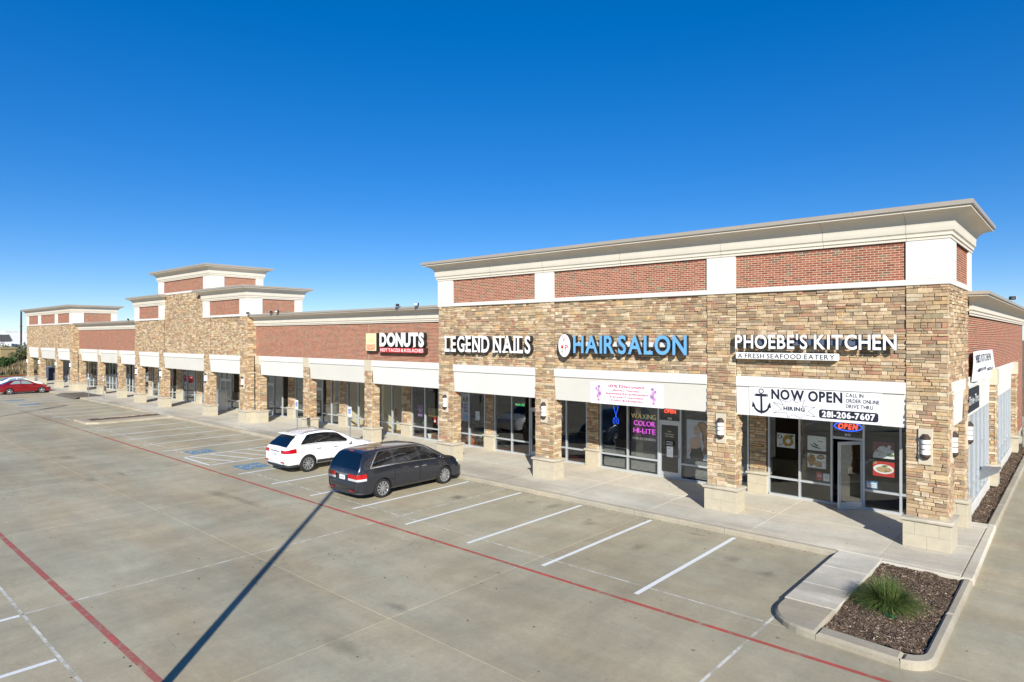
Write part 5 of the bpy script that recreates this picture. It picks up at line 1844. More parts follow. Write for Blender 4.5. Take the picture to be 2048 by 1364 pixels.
# ------------------------------------------------------------------ wall lamps on the pillars
def wall_lamp():
    t = thing('wall_lamp', 'x', 'lamp', (0, 0, 0), 0, 'bronze wall lamps on the stone pillars')
    box_obj('back_plate', -0.165, 0.165, -0.035, 0.03, -0.48, 0.48, M_TAN, t, 0.006)
    half = lambda r: [(r * math.cos(a), -0.03 - r * 1.05 * math.sin(a)) for a in np.linspace(0, math.pi, 13)]
    gl = MB().prism(half(0.105), -0.205, 0.205).build('lamp_glass', M_LAMPGLASS, t, True, 40)
    cap = MB()
    cap.prism(half(0.122), 0.20, 0.255).prism(half(0.122), -0.255, -0.20)
    cap.prism(half(0.112), -0.075, -0.055).prism(half(0.112), 0.065, 0.085)
    for s in (1, -1):
        k = [(x, y, s * 0.254) for x, y in half(0.122)] + [(x, y, s * 0.34) for x, y in half(0.06)]
        n = 13
        cap.add(k, [(i, i + 1, n + i + 1, n + i) for i in range(n - 1)] + [tuple(range(n, 2 * n))])
    cap.build('lamp_cage', M_BRONZE, t)
    return t
proto = wall_lamp()
lamps = [((-0.46, -0.005, 2.88), 0, 'bronze wall lamp on the front of the corner pillar right of the NOW OPEN banner'),
         ((0.065, 0.42, 2.95), math.pi / 2, 'bronze wall lamp on the side of the corner pillar'),
         ((0.065, 3.42, 2.93), math.pi / 2, 'bronze wall lamp on the rear pier beside the drive thru window'),
         ((-6.14, -0.005, 2.84), 0, 'bronze wall lamp on the pillar between the hair salon and the seafood shop'),
         ((-13.50, -0.005, 2.86), 0, 'bronze wall lamp on the pillar between the nail shop and the hair salon'),
         ((-19.32, -0.005, 2.82), 0, 'bronze wall lamp on the pillar left of the nail shop'),
         ((-39.12, -0.005, 2.85), 0, 'bronze wall lamp on the right corner pillar of the middle tower'),
         ((-44.77, -0.005, 2.85), 0, 'bronze wall lamp on the middle tower pillar next to the white cabinet'),
         ((-53.21, -0.005, 2.85), 0, 'bronze wall lamp on the pillar left of the middle tower wide bay'),
         ((-58.65, -0.005, 2.85), 0, 'bronze wall lamp on the left corner pillar of the middle tower'),
         ((-78.09, -0.005, 2.85), 0, 'bronze wall lamp on the right corner pillar of the farthest tower'),
         ((-83.65, -0.005, 2.85), 0, 'bronze wall lamp on the farthest tower, second pillar from its right corner'),
         ((-90.82, -0.005, 2.85), 0, 'bronze wall lamp on the farthest tower, third pillar from its right corner'),
         ((-96.48, -0.005, 2.85), 0, 'bronze wall lamp on the leftmost pillar of the farthest tower')]
for i, (p, rz, lb) in enumerate(lamps):
    o = proto if i == 0 else copy_tree(proto)
    o.location = p
    o.rotation_euler = (0, 0, rz)
    o['label'] = lb

# ------------------------------------------------------------------ floodlights along the parapets
def floodlight():
    t = thing('floodlight', 'x', 'floodlight', (0, 0, 0), 0, 'small floodlights on the parapets')
    MB().tube((0, 0.12, -0.02), (0, -0.02, 0.05), 0.018, n=8).build('bracket', M_BRONZE, t)
    MB().box(-0.10, 0.10, -0.20, -0.02, 0.02, 0.15, 0, 0.02).build('housing', M_BLACK, t)
    MB().box(-0.085, 0.085, -0.212, -0.198, 0.035, 0.135).build('lens', M_CLEARL, t)
    return t
proto = floodlight()
for i, (p, rz, lb) in enumerate([((-21.3, -0.02, 7.30), 0.5, 'floodlight on the parapet above the letter S of DONUTS'),
                                 ((-22.68, -0.02, 7.30), -0.4, 'floodlight on the parapet above the letter U of DONUTS'),
                                 ((-34.5, -0.02, 7.30), 0.4, 'black floodlight on the brick parapet left of middle, the right one of a pair'),
                                 ((-35.2, -0.02, 7.30), -0.4, 'black floodlight on the brick parapet left of middle, the left one of a pair'),
                                 ((-38.2, -0.02, 7.30), -0.6, 'floodlight at the parapet end touching the middle tower'),
                                 ((-60.6, -0.02, 7.30), 0.3, 'tiny floodlight on the far brick parapet'),
                                 ((0.56, 10.6, 7.20), 2.0, 'floodlight on the side parapet above the slack banner')]):
    o = proto if i == 0 else copy_tree(proto)
    o.location, o.rotation_euler, o['label'] = p, (0, 0, rz), lb

# ================================================================== things in and on the windows
GP = GY + 0.035      # just behind the glass
def poster(name, label, x0, x1, z0, z1, base, shapes, y=GP, cat='poster'):
    """flat print: shapes = (material, polygon in 0..1 u,v)"""
    t = thing(name, label, cat, ((x0 + x1) / 2, y, z0))
    w, h = x1 - x0, z1 - z0
    MB().box(-w / 2, w / 2, 0.0, 0.006, 0, h).build('sheet', base, t)
    mb, mats = MB(), []
    for k, (m, pts) in enumerate(shapes):
        if m not in mats:
            mats.append(m)
        mb.add([((u - 0.5) * w, -0.0015 - 0.0006 * k, v * h) for u, v in pts], [tuple(range(len(pts)))], mats.index(m))
    if shapes:
        mesh_obj('print', mb.v, mb.f, mats, t, mb.i)
    return t
def blob(cx_, cy_, rx, ry, n=14, jag=0.0, seed=0):
    r = np.random.default_rng(seed)
    return [(cx_ + rx * math.cos(2 * math.pi * i / n) * (1 + jag * r.normal()), cy_ + ry * math.sin(2 * math.pi * i / n) * (1 + jag * r.normal())) for i in range(n)]
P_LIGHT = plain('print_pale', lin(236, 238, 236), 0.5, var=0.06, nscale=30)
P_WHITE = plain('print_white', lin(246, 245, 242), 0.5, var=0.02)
P_GOLD = plain('print_gold', lin(186, 142, 62), 0.5, var=0.25, nscale=40)
P_BROWN = plain('print_brown', lin(112, 72, 40), 0.5, var=0.3, nscale=40)
P_GREEN = plain('print_leaf_green', lin(92, 132, 60), 0.5, var=0.25, nscale=40)
P_GREY = plain('print_grey', lin(84, 84, 86), 0.5, var=0.2, nscale=30)
P_DKRED = plain('print_dark_red', lin(120, 40, 44), 0.5, var=0.2, nscale=40)
P_RED = plain('print_red', lin(206, 52, 42), 0.5, var=0.05)
P_TANF = plain('print_tan_food', lin(204, 170, 124), 0.5, var=0.2, nscale=60)
P_BLUE = plain('print_blue', lin(74, 148, 206), 0.5, var=0.05)
bits = lambda m, n, seed, x0=.08, x1=.92, y0=.08, y1=.92, s=.03: [(m, blob(*np.random.default_rng(seed + i).uniform((x0, y0), (x1, y1)), s, s * 1.1, 6, 0.3, i)) for i in range(n)]
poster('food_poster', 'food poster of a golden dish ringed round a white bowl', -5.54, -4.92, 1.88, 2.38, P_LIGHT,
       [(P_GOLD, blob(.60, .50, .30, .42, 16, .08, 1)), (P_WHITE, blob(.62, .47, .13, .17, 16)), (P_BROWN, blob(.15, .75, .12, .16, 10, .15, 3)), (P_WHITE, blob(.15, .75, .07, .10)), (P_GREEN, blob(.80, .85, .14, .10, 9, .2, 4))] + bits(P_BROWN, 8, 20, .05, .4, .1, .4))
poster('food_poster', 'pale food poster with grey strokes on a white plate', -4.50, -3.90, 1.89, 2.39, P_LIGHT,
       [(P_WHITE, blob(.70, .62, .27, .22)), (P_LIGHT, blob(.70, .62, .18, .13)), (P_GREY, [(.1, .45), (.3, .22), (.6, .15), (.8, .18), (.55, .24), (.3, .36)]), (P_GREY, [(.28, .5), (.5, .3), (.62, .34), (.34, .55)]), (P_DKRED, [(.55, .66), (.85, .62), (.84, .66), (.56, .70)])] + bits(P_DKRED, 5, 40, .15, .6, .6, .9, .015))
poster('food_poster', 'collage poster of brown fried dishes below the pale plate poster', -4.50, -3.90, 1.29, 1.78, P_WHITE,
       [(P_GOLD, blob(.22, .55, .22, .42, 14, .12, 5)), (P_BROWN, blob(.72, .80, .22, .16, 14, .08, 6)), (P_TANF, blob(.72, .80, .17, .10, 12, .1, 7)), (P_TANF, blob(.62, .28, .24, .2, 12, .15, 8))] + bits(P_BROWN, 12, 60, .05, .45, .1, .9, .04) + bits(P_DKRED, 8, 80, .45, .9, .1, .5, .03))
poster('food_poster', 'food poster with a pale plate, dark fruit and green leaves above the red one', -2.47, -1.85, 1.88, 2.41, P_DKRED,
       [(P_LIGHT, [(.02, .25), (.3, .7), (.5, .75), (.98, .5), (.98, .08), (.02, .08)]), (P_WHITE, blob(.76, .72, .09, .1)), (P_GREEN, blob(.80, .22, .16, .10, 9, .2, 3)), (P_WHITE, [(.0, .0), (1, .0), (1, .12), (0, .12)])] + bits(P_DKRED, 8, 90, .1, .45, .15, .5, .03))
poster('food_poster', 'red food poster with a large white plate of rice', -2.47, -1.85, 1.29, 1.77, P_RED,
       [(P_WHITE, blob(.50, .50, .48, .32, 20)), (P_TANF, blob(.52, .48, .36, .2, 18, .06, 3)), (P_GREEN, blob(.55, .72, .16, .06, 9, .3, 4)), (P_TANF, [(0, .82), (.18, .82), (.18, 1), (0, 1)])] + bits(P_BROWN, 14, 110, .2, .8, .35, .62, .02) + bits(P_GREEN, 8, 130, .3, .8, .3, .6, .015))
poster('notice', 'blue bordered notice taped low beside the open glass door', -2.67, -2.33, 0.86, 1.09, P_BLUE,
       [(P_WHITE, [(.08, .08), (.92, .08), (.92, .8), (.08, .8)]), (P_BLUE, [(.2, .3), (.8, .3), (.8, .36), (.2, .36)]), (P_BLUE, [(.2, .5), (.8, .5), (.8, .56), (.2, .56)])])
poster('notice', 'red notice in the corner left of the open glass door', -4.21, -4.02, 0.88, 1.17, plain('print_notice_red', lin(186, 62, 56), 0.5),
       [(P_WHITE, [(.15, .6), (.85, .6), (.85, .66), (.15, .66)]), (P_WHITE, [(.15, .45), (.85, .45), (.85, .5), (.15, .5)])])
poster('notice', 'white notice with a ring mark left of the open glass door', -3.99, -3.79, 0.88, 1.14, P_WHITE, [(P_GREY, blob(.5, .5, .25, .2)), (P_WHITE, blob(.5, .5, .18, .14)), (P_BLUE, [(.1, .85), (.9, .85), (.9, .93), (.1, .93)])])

def neon(name, label, parts, y=GP, cat='neon sign'):
    t = thing(name, label, cat, (0, y, 0))
    for nm, mat, fn in parts:
        mb = MB()
        fn(mb)
        mb.build(nm, mat, t)
    return t
N_RED = glow('red_neon', (1.0, 0.07, 0.03, 1), 2.2)
N_BLUE = glow('blue_neon', (0.03, 0.12, 1.0, 1), 1.5)
N_PINK = glow('magenta_neon', (0.85, 0.10, 0.80, 1), 1.3)
N_YEL = glow('dim_yellow_neon', (0.55, 0.48, 0.22, 1), 0.5)
N_GREEN = glow('green_neon', (0.15, 0.8, 0.25, 1), 0.8)
def ring_tube(mb, cx_, cz_, rx, rz, a0, a1, r=0.014, n=26):
    P = [(cx_ + rx * math.cos(math.radians(a)), 0, cz_ + rz * math.sin(math.radians(a))) for a in np.linspace(a0, a1, n)]
    for p, q in zip(P[:-1], P[1:]):
        mb.tube(p, q, r, n=6)
neon('neon_sign', 'red OPEN neon with a blue oval over the open glass door',
     [('backing', M_BLACK, lambda mb: mb.box(-3.66, -2.76, 0.03, 0.05, 2.62, 3.02)),
      ('red_tubes', N_RED, lambda mb: text_line(mb, 'OPEN', -3.21, 2.73, 0.17, lambda u, v, d: (u, -d, v), width=0.60, depth=0.02, align='c', bold=0.02, shear=0.2, gap=0.12)),
      ('blue_tube', N_BLUE, lambda mb: ring_tube(mb, -3.21, 2.81, 0.42, 0.145, 0, 360, 0.018, 40))])
neon('neon_sign', 'small red OPEN neon in the transom of the salon door',
     [('backing', M_BLACK, lambda mb: mb.box(-10.14, -9.36, 0.03, 0.05, 2.60, 3.0)),
      ('red_tubes', N_RED, lambda mb: text_line(mb, 'OPEN', -9.75, 2.75, 0.15, lambda u, v, d: (u, -d, v), width=0.50, depth=0.02, align='c', gap=0.14))])
neon('neon_sign', 'dim yellow WAXING neon in the salon window',
     [('yellow_tubes', N_YEL, lambda mb: text_line(mb, 'WAXING', -10.96, 2.42, 0.20, lambda u, v, d: (u, -d, v), width=1.15, depth=0.015, align='c', bold=-0.012, gap=0.16))])
neon('neon_sign', 'magenta COLOR HI-LITE neon below the yellow one',
     [('pink_tubes', N_PINK, lambda mb: (text_line(mb, 'COLOR', -10.92, 2.13, 0.20, lambda u, v, d: (u, -d, v), width=0.98, depth=0.015, align='c', bold=-0.012, gap=0.16),
                                         text_line(mb, 'HI-LITE', -10.92, 1.82, 0.20, lambda u, v, d: (u, -d, v), width=1.02, depth=0.015, align='c', bold=-0.012, gap=0.16)))])
def scissors(mb):
    for s in (-1, 1):
        mb.tube((-12.30 + s * 0.04, 0, 2.35), (-12.30 - s * 0.13, 0, 2.85), 0.011, n=6)
        ring_tube(mb, -12.30 + s * 0.09, 2.22, 0.05, 0.12, 0, 360, 0.010, 16)
neon('neon_sign', 'blue neon scissors in the left salon window', [('blue_tubes', N_BLUE, scissors)])
neon('neon_sign', 'small green PEDICURE neon in the nail shop window',
     [('green_tubes', N_GREEN, lambda mb: text_line(mb, 'PEDICURE', -17.72, 2.48, 0.10, lambda u, v, d: (u, -d, v), width=0.60, depth=0.012, align='c', gap=0.16))])
def decal(name, label, lines, y=GY - 0.0065, mat=M_WHITE):
    t = thing(name, label, 'lettering', (0, 0, 0))
    mb = MB()
    for txt, u, v, h, w, bo in lines:
        text_line(mb, txt, u, v, h, front_put(y), width=w, depth=0.0, align='c', bold=bo)
    mb.build('letters', mat, t)
    return t
decal('window_lettering', 'white HAIR EXTENSION lettering on the salon glass', [('HAIR EXTENSION', -10.92, 1.55, 0.095, 1.06, 0.015)])
decal('window_lettering', 'unit number 110 on the glass over the open door', [('110', -3.21, 2.50, 0.075, 0.17, 0.015)])
decal('window_lettering', 'unit number 115 on the glass over the salon door', [('115', -9.74, 2.50, 0.075, 0.17, 0.015)])
decal('window_lettering', "white script lettering reading Van's Professional Hair Salon on the salon door", [("Van's", -9.74, 1.99, 0.06, 0.18, 0), ('Professional', -9.74, 1.89, 0.055, 0.40, 0), ('Hair Salon', -9.74, 1.80, 0.055, 0.36, 0)], y=GY - 0.03)
poster('notice', 'dark framed opening hours panel on the salon door', -9.92, -9.55, 1.44, 1.66, M_BLACK, [(P_LIGHT, [(.12, .72), (.88, .72), (.88, .8), (.12, .8)]), (P_LIGHT, [(.12, .45), (.88, .45), (.88, .5), (.12, .5)]), (P_LIGHT, [(.12, .2), (.88, .2), (.88, .28), (.12, .28)])], y=GY - 0.04)
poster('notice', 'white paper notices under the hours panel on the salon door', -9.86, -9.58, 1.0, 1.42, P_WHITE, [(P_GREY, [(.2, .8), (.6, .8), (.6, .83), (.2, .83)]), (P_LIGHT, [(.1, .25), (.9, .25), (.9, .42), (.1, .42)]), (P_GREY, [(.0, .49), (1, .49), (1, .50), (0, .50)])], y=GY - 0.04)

# portrait in the salon window
P_SKIN = plain('print_skin', lin(216, 178, 158), 0.5, var=0.1, nscale=8)
P_HAIR = plain('print_hair', lin(140, 98, 68), 0.5, var=0.35, nscale=12)
P_HAIRL = plain('print_light_hair', lin(200, 154, 112), 0.5, var=0.3, nscale=16)
P_DRESS = plain('print_dress', lin(38, 30, 34), 0.5, var=0.2)
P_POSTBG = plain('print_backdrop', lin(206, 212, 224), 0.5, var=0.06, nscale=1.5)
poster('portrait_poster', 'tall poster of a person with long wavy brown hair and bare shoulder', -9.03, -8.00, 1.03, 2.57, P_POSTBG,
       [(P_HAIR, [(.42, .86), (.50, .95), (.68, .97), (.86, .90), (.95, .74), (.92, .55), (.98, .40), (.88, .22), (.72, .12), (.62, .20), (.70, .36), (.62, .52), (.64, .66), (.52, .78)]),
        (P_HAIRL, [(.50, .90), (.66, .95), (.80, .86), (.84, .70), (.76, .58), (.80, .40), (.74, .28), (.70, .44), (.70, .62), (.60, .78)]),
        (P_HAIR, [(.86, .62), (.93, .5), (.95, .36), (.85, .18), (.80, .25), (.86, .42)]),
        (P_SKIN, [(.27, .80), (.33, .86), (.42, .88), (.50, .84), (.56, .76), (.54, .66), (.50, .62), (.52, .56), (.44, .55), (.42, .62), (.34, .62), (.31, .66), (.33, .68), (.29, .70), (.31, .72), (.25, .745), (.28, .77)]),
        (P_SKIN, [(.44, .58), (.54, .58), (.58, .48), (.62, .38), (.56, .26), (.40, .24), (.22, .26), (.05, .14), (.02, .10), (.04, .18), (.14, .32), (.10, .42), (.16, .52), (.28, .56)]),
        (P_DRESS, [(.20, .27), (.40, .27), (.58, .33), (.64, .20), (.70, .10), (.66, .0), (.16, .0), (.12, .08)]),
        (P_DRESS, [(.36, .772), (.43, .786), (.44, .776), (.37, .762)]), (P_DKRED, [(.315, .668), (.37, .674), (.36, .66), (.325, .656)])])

# blinds behind the salon glass
M_SLAT = plain('blind_slat', lin(150, 150, 146), 0.5, var=0.04)
def blind(label, x0, x1, z0, z1, y=GY + 0.10):
    t = thing('window_blind', label, 'blind', ((x0 + x1) / 2, y, z0), 0, 'slatted blinds in the salon windows')
    w = (x1 - x0) / 2
    me = None
    n = int((z1 - z0) / 0.048)
    for k in range(n):
        if me is None:
            o = MB().add([(-w, -0.017, -0.012), (w, -0.017, -0.012), (w, 0.017, 0.014), (-w, 0.017, 0.014)], [(0, 1, 2, 3)]).build('slat', M_SLAT, t)
            me = o.data
        else:
            o = bpy.data.objects.new('slat', me)
            COL.objects.link(o)
            o.parent = t
        o.location = (0, 0, 0.048 * k + 0.02)
    MB().box(-w, w, -0.02, 0.02, z1 - z0, z1 - z0 + 0.04).build('head_rail', M_SLAT, t)
blind('grey slatted blind behind the WAXING neon window', -11.62, -10.28, 0.25, 2.95, y=GY + 0.16)
blind('grey slatted blind in the first window right of the salon door', -9.18, -7.90, 0.25, 2.95, y=GY + 0.16)
blind('grey slatted blind in the rightmost salon window by the stone pier', -7.80, -6.60, 0.25, 2.95, y=GY + 0.16)
blind('grey slatted blind low in the blue lit salon window', -12.98, -11.74, 0.25, 1.05, y=GY + 0.16)

# nail shop window
def lettered(name, label, x0, x1, z0, z1, base, lines, cat='poster', y=GP):
    t = poster(name, label, x0, x1, z0, z1, base, [], y, cat)
    for txt, u, v, h, w, m, bo in lines:
        mb = MB()
        text_line(mb, txt, u - t.location.x, v - t.location.z, h, lambda a, b, d: (a, -0.002, b), width=w, align='c', bold=bo)
        mb.build('lettering', m, t)
    return t
M_PURPLE = plain('purple_print', lin(112, 66, 140), 0.6)
lettered('window_poster', 'white poster with black AR over purple PEI in the nail shop window', -21.98, -21.20, 1.44, 2.86, plain('print_greyed_white', lin(170, 172, 180), 0.5),
         [('AR', -21.50, 2.42, 0.26, 0.52, M_BLACKINK, 0.03), ('PEI', -21.55, 1.92, 0.40, 0.70, M_PURPLE, 0.03), ('29', -21.5, 1.52, 0.26, 0.36, P_BLUE, 0.02)])
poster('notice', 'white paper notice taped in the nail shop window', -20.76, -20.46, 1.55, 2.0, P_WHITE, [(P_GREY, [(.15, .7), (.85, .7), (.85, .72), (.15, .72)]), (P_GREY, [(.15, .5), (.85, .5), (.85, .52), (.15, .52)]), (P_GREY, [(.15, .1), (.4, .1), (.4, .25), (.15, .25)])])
# doughnut shop window
lettered('window_poster', 'tall purple poster in the doughnut shop window', -25.35, -24.89, 1.36, 2.02, M_PURPLE, [('DONUTS', -25.12, 1.42, 0.06, 0.30, M_WHITE, 0.02), ('U', -25.12, 1.64, 0.15, 0.16, P_LIGHT, 0.01)])
poster('food_poster', 'brown and green picture board in the doughnut shop window', -24.42, -23.64, 1.45, 1.90, P_GREEN, [(P_BROWN, [(.02, .1), (.48, .1), (.48, .95), (.02, .95)]), (P_GOLD, [(0, 0), (1, 0), (1, .1), (0, .1)])] + bits(P_BROWN, 10, 7, .5, .95, .2, .9, .06))
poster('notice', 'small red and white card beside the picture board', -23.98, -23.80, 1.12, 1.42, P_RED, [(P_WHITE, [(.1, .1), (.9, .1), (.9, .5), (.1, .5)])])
poster('notice', 'orange red sign at the right edge of the doughnut shop window', -23.72, -23.38, 1.0, 1.42, plain('print_orange_red', lin(226, 72, 44), 0.5), [(P_LIGHT, [(.2, .6), (.8, .6), (.8, .66), (.2, .66)]), (P_LIGHT, [(.2, .3), (.8, .3), (.8, .36), (.2, .36)])])

# plants in pots on the shop floors
M_LEAF = tone_mat('leaf', 0.15, 20, 0.1, 0.6)
M_TERRA = plain('terracotta', lin(176, 98, 58), 0.8, var=0.1)
def potted(label, x, y, r, h, leaf_h, n, col=(78, 120, 52), pot=None, seed=0, spread=1.0):
    t = thing('potted_plant', label, 'plant', (x, y, ZW))
    MB().lathe([(r * 0.7, 0), (r, h * 0.86), (r * 1.08, h * 0.87), (r * 1.08, h), (r * 0.92, h), (r * 0.9, h * 0.92)], n=16).build('pot', pot or M_TERRA, t, True, 40)
    rr = np.random.default_rng(seed)
    V, F, T = [], [], []
    for k in range(n):
        a, l = rr.uniform(0, 2 * math.pi), leaf_h * rr.uniform(0.5, 1.0)
        o = np.array([math.cos(a), math.sin(a), 0]) * rr.uniform(0.35, 0.8) * spread * leaf_h * 0.55
        base = np.array([0, 0, h * 0.9 + leaf_h * rr.uniform(0, 0.35)])
        tip = base + o + np.array([0, 0, l * 0.7])
        mid = (base + tip) / 2 + np.array([0, 0, l * 0.18])
        s = np.cross(o / (np.linalg.norm(o) + 1e-6), [0, 0, 1]) * l * 0.09
        i = len(V)
        V += [base - s * 0.2, base + s * 0.2, mid + s, mid - s, tip]
        F += [(i, i + 1, i + 2, i + 3), (i + 3, i + 2, i + 4)]
        T += [np.array(lin(*col)) * np.array([*(rr.uniform(0.7, 1.3) * np.ones(3)), 1])] * 5
    mesh_obj('foliage', V, F, M_LEAF, t, tone=T)
    return t
potted('bushy green plant in a dark pot by the purple poster', -25.35, 3.95, 0.20, 0.42, 0.62, 70, (96, 140, 74), M_BRONZE, 1)
potted('small plant in a round white pot behind the doughnut shop glass', -24.78, 3.80, 0.13, 0.24, 0.22, 16, (86, 110, 70), M_WHITE, 2)
potted('low plants in a long clay pot at the doughnut shop window', -24.05, 3.95, 0.26, 0.24, 0.3, 40, (96, 104, 58), M_TERRA, 3)
potted('large terracotta pot with a low plant behind the nail shop glass', -21.45, 3.75, 0.26, 0.46, 0.36, 30, (120, 150, 60), M_TERRA, 4)
potted('dark pot with upright leaves in the nail shop window', -20.75, 3.80, 0.20, 0.38, 0.62, 26, (104, 136, 64), M_BRONZE, 5)
potted('tall thin plant in a clay pot beside the stone pier of the nail shop', -20.25, 3.80, 0.17, 0.34, 1.15, 26, (66, 92, 44), M_TERRA, 6, 0.6)

# cream partition with an extinguisher in the empty unit
box_obj('partition_wall', -28.75, -28.60, GY + 0.12, 7.0, ZW + 0.003, 3.29, M_CREAMWALL, bld)
box_obj('partition_wall', -35.95, -35.85, 5.4, 9.0, ZW + 0.003, 3.29, M_MIDWALL, bld)
ex = thing('fire_extinguisher', 'red fire extinguisher hung on the cream wall inside the empty unit', 'extinguisher', (-28.53, 4.35, 1.0))
MB().lathe([(0.03, 0.0), (0.065, 0.02), (0.065, 0.32), (0.045, 0.40), (0.02, 0.43)], n=14).build('cylinder', M_SIGNRED, ex, True, 40)
MB().box(-0.03, 0.03, -0.05, 0.05, 0.43, 0.47).tube((0, 0.05, 0.45), (0, 0.10, 0.12), 0.012, n=6).build('valve', M_BLACK, ex)

# ================================================================== things on the walk and the lot
def cabinet(label, loc, w, d, h, rz=0.0, door_mat=None):
    t = thing('utility_cabinet', label, 'cabinet', loc, rz)
    MB().box(-w / 2, w / 2, -d / 2, d / 2, 0, h, 0, 0.015).build('housing', M_OFFWHITE, t)
    box_obj('cabinet_top', -w / 2 - 0.03, w / 2 + 0.03, -d / 2 - 0.03, d / 2 + 0.03, h + 0.002, h + 0.05, M_OFFWHITE, t, 0.01)
    box_obj('cabinet_door', w / 2 + 0.002, w / 2 + 0.03, -d / 2 + 0.05, d / 2 - 0.05, 0.1, h - 0.08, door_mat or M_OFFWHITE, t, 0.006)
    box_obj('handle', w / 2 + 0.03, w / 2 + 0.055, d / 2 - 0.18, d / 2 - 0.14, h * 0.45, h * 0.6, M_STEEL, t)
    return t
cabinet('white cabinet standing before the double doors of the middle tower', (-47.2, 2.15, ZW), 0.65, 0.7, 1.5)
cabinet('large white cabinet with a dark blue door past the farthest tower', (-99.9, 3.0, 0.0), 2.4, 0.75, 1.85, 0, plain('dark_blue_door', lin(56, 58, 84), 0.5))

def access_sign(label, x, y):
    t = thing('sign_post', label, 'sign', (x, y, ZW), 0, 'accessible parking sign posts')
    MB().tube((0, 0, 0), (0, 0, 2.15), 0.028, n=10).build('post', M_STEEL, t, True, 50)
    pl = MB().box(-0.155, 0.155, -0.042, -0.034, 1.65, 2.15, 0, 0.004).build('sign_plate', M_WHITE, t)
    MB().box(-0.10, 0.10, -0.0465, -0.043, 1.80, 2.05).build('symbol_panel', plain('sign_blue', lin(28, 92, 168), 0.4), pl)
    mb = MB()
    Y = -0.048
    for a, b in (((-0.01, 2.0), (0.0, 1.93)), ((0.0, 1.93), (0.045, 1.925)), ((0.045, 1.925), (0.065, 1.86))):
        d = np.array(b) - np.array(a)
        n = np.array([-d[1], d[0]]) / np.linalg.norm(d) * 0.011
        mb.add([(a[0] - n[0], Y, a[1] - n[1]), (b[0] - n[0], Y, b[1] - n[1]), (b[0] + n[0], Y, b[1] + n[1]), (a[0] + n[0], Y, a[1] + n[1])], [(0, 1, 2, 3)])
    for (a, c) in zip(np.linspace(100, 350, 12)[:-1], np.linspace(100, 350, 12)[1:]):
        q = [(-0.005 + r_ * math.cos(math.radians(t_)), Y, 1.885 + r_ * math.sin(math.radians(t_))) for r_, t_ in ((0.045, a), (0.045, c), (0.062, c), (0.062, a))]
        mb.add(q, [(0, 1, 2, 3)])
    mb.add([(x_, Y, z_) for x_, z_ in ellipse(-0.012, 2.025, 0.016, 0.016, 10)], [tuple(range(10))])
    mb.build('wheelchair_symbol', M_WHITE, pl)
    return t
access_sign('accessible parking sign post behind the white SUV, the left one', -30.05, -1.30)
access_sign('accessible parking sign post behind the white SUV hood, the right one', -24.98, -1.30)
access_sign('accessible parking sign post by the far dark ramp', -64.1, -0.95)
access_sign('accessible parking sign post at the far end of the dark ramp', -68.5, -0.95)

# light poles of the lot; they stand just outside the picture and throw the long shadows
def light_pole(label, x, y, h, head_rz):
    t = thing('lot_light_pole', label, 'lamp', (x, y, 0), 0, 'tall light poles of the parking lot')
    MB().lathe([(0.30, 0), (0.30, 0.72), (0.26, 0.76)], n=20).build('pole_base', M_CURB, t, True, 40)
    MB().tube((0, 0, 0.75), (0, 0, h), 0.10, 0.075, 12).build('pole', M_BRONZE, t, True, 50)
    c_, s_ = math.cos(head_rz), math.sin(head_rz)
    for s in (1, -1):
        MB().tube((0, 0, h - 0.12), (s * 0.45 * c_, s * 0.45 * s_, h - 0.10), 0.04, n=8).build('arm', M_BRONZE, t)
        o = MB().box(-0.36, 0.36, -0.22, 0.22, -0.10, 0.09, 0, 0.05).build('lamp_head', M_BRONZE, t)
        o.location = (s * 0.78 * c_, s * 0.78 * s_, h - 0.08)
        o.rotation_euler = (0, 0, head_rz)
    return t
light_pole('tall bronze light pole whose shadow falls across the near lot', -5.35, -19.35, 9.75, math.radians(-46))
light_pole('tall bronze light pole whose shadow reaches the far stalls', -48.0, -18.2, 9.0, math.radians(-46))

# ------------------------------------------------------------------ planting at the corner
og = thing('ornamental_grass', 'green clump of arching ornamental grass in the planter island', 'plant', (-0.40, -4.72, 0.08))
V, F, T = [], [], []
rr = np.random.default_rng(21)
for k in range(3000):
    a = rr.uniform(0, 2 * math.pi)
    r0 = 0.26 * math.sqrt(rr.random())
    lean = rr.beta(2.2, 1.1)
    L = rr.uniform(0.46, 0.80)
    w = rr.uniform(0.004, 0.008)
    d = np.array([math.cos(a), math.sin(a), 0])
    sd = np.array([-d[1], d[0], 0])
    b = d * r0 * 0.9 + sd * rr.normal(0, 0.03)
    col = np.array(lin(*[(66, 88, 40), (80, 102, 46), (50, 70, 34), (112, 120, 62), (136, 130, 80)][rr.choice(5, p=[.32, .30, .20, .12, .06])]))
    pts = []
    for t in np.linspace(0, 1, 6):
        pts.append(b + d * (L * lean * (0.25 * t + 0.75 * t * t)) + np.array([0, 0, L * (t * (1.05 - 0.25 * lean) - 0.72 * lean * t * t)]) + sd * 0.03 * math.sin(3 * t + k))
    i = len(V)
    for j, p in enumerate(pts):
        ww = w * (1 - 0.85 * j / 5)
        V += [p - sd * ww, p + sd * ww]
        T += [col * np.array([*(np.ones(3) * (0.8 + 0.4 * j / 5)), 1])] * 2
    F += [(i + 2 * j, i + 2 * j + 1, i + 2 * j + 3, i + 2 * j + 2) for j in range(5)]
bl_ = mesh_obj('blades', V, F, M_LEAF, og, tone=T)
bt = thing('bottle', 'small green glass bottle lying below the grass clump', 'bottle', (-0.22, -5.32, 0.14))
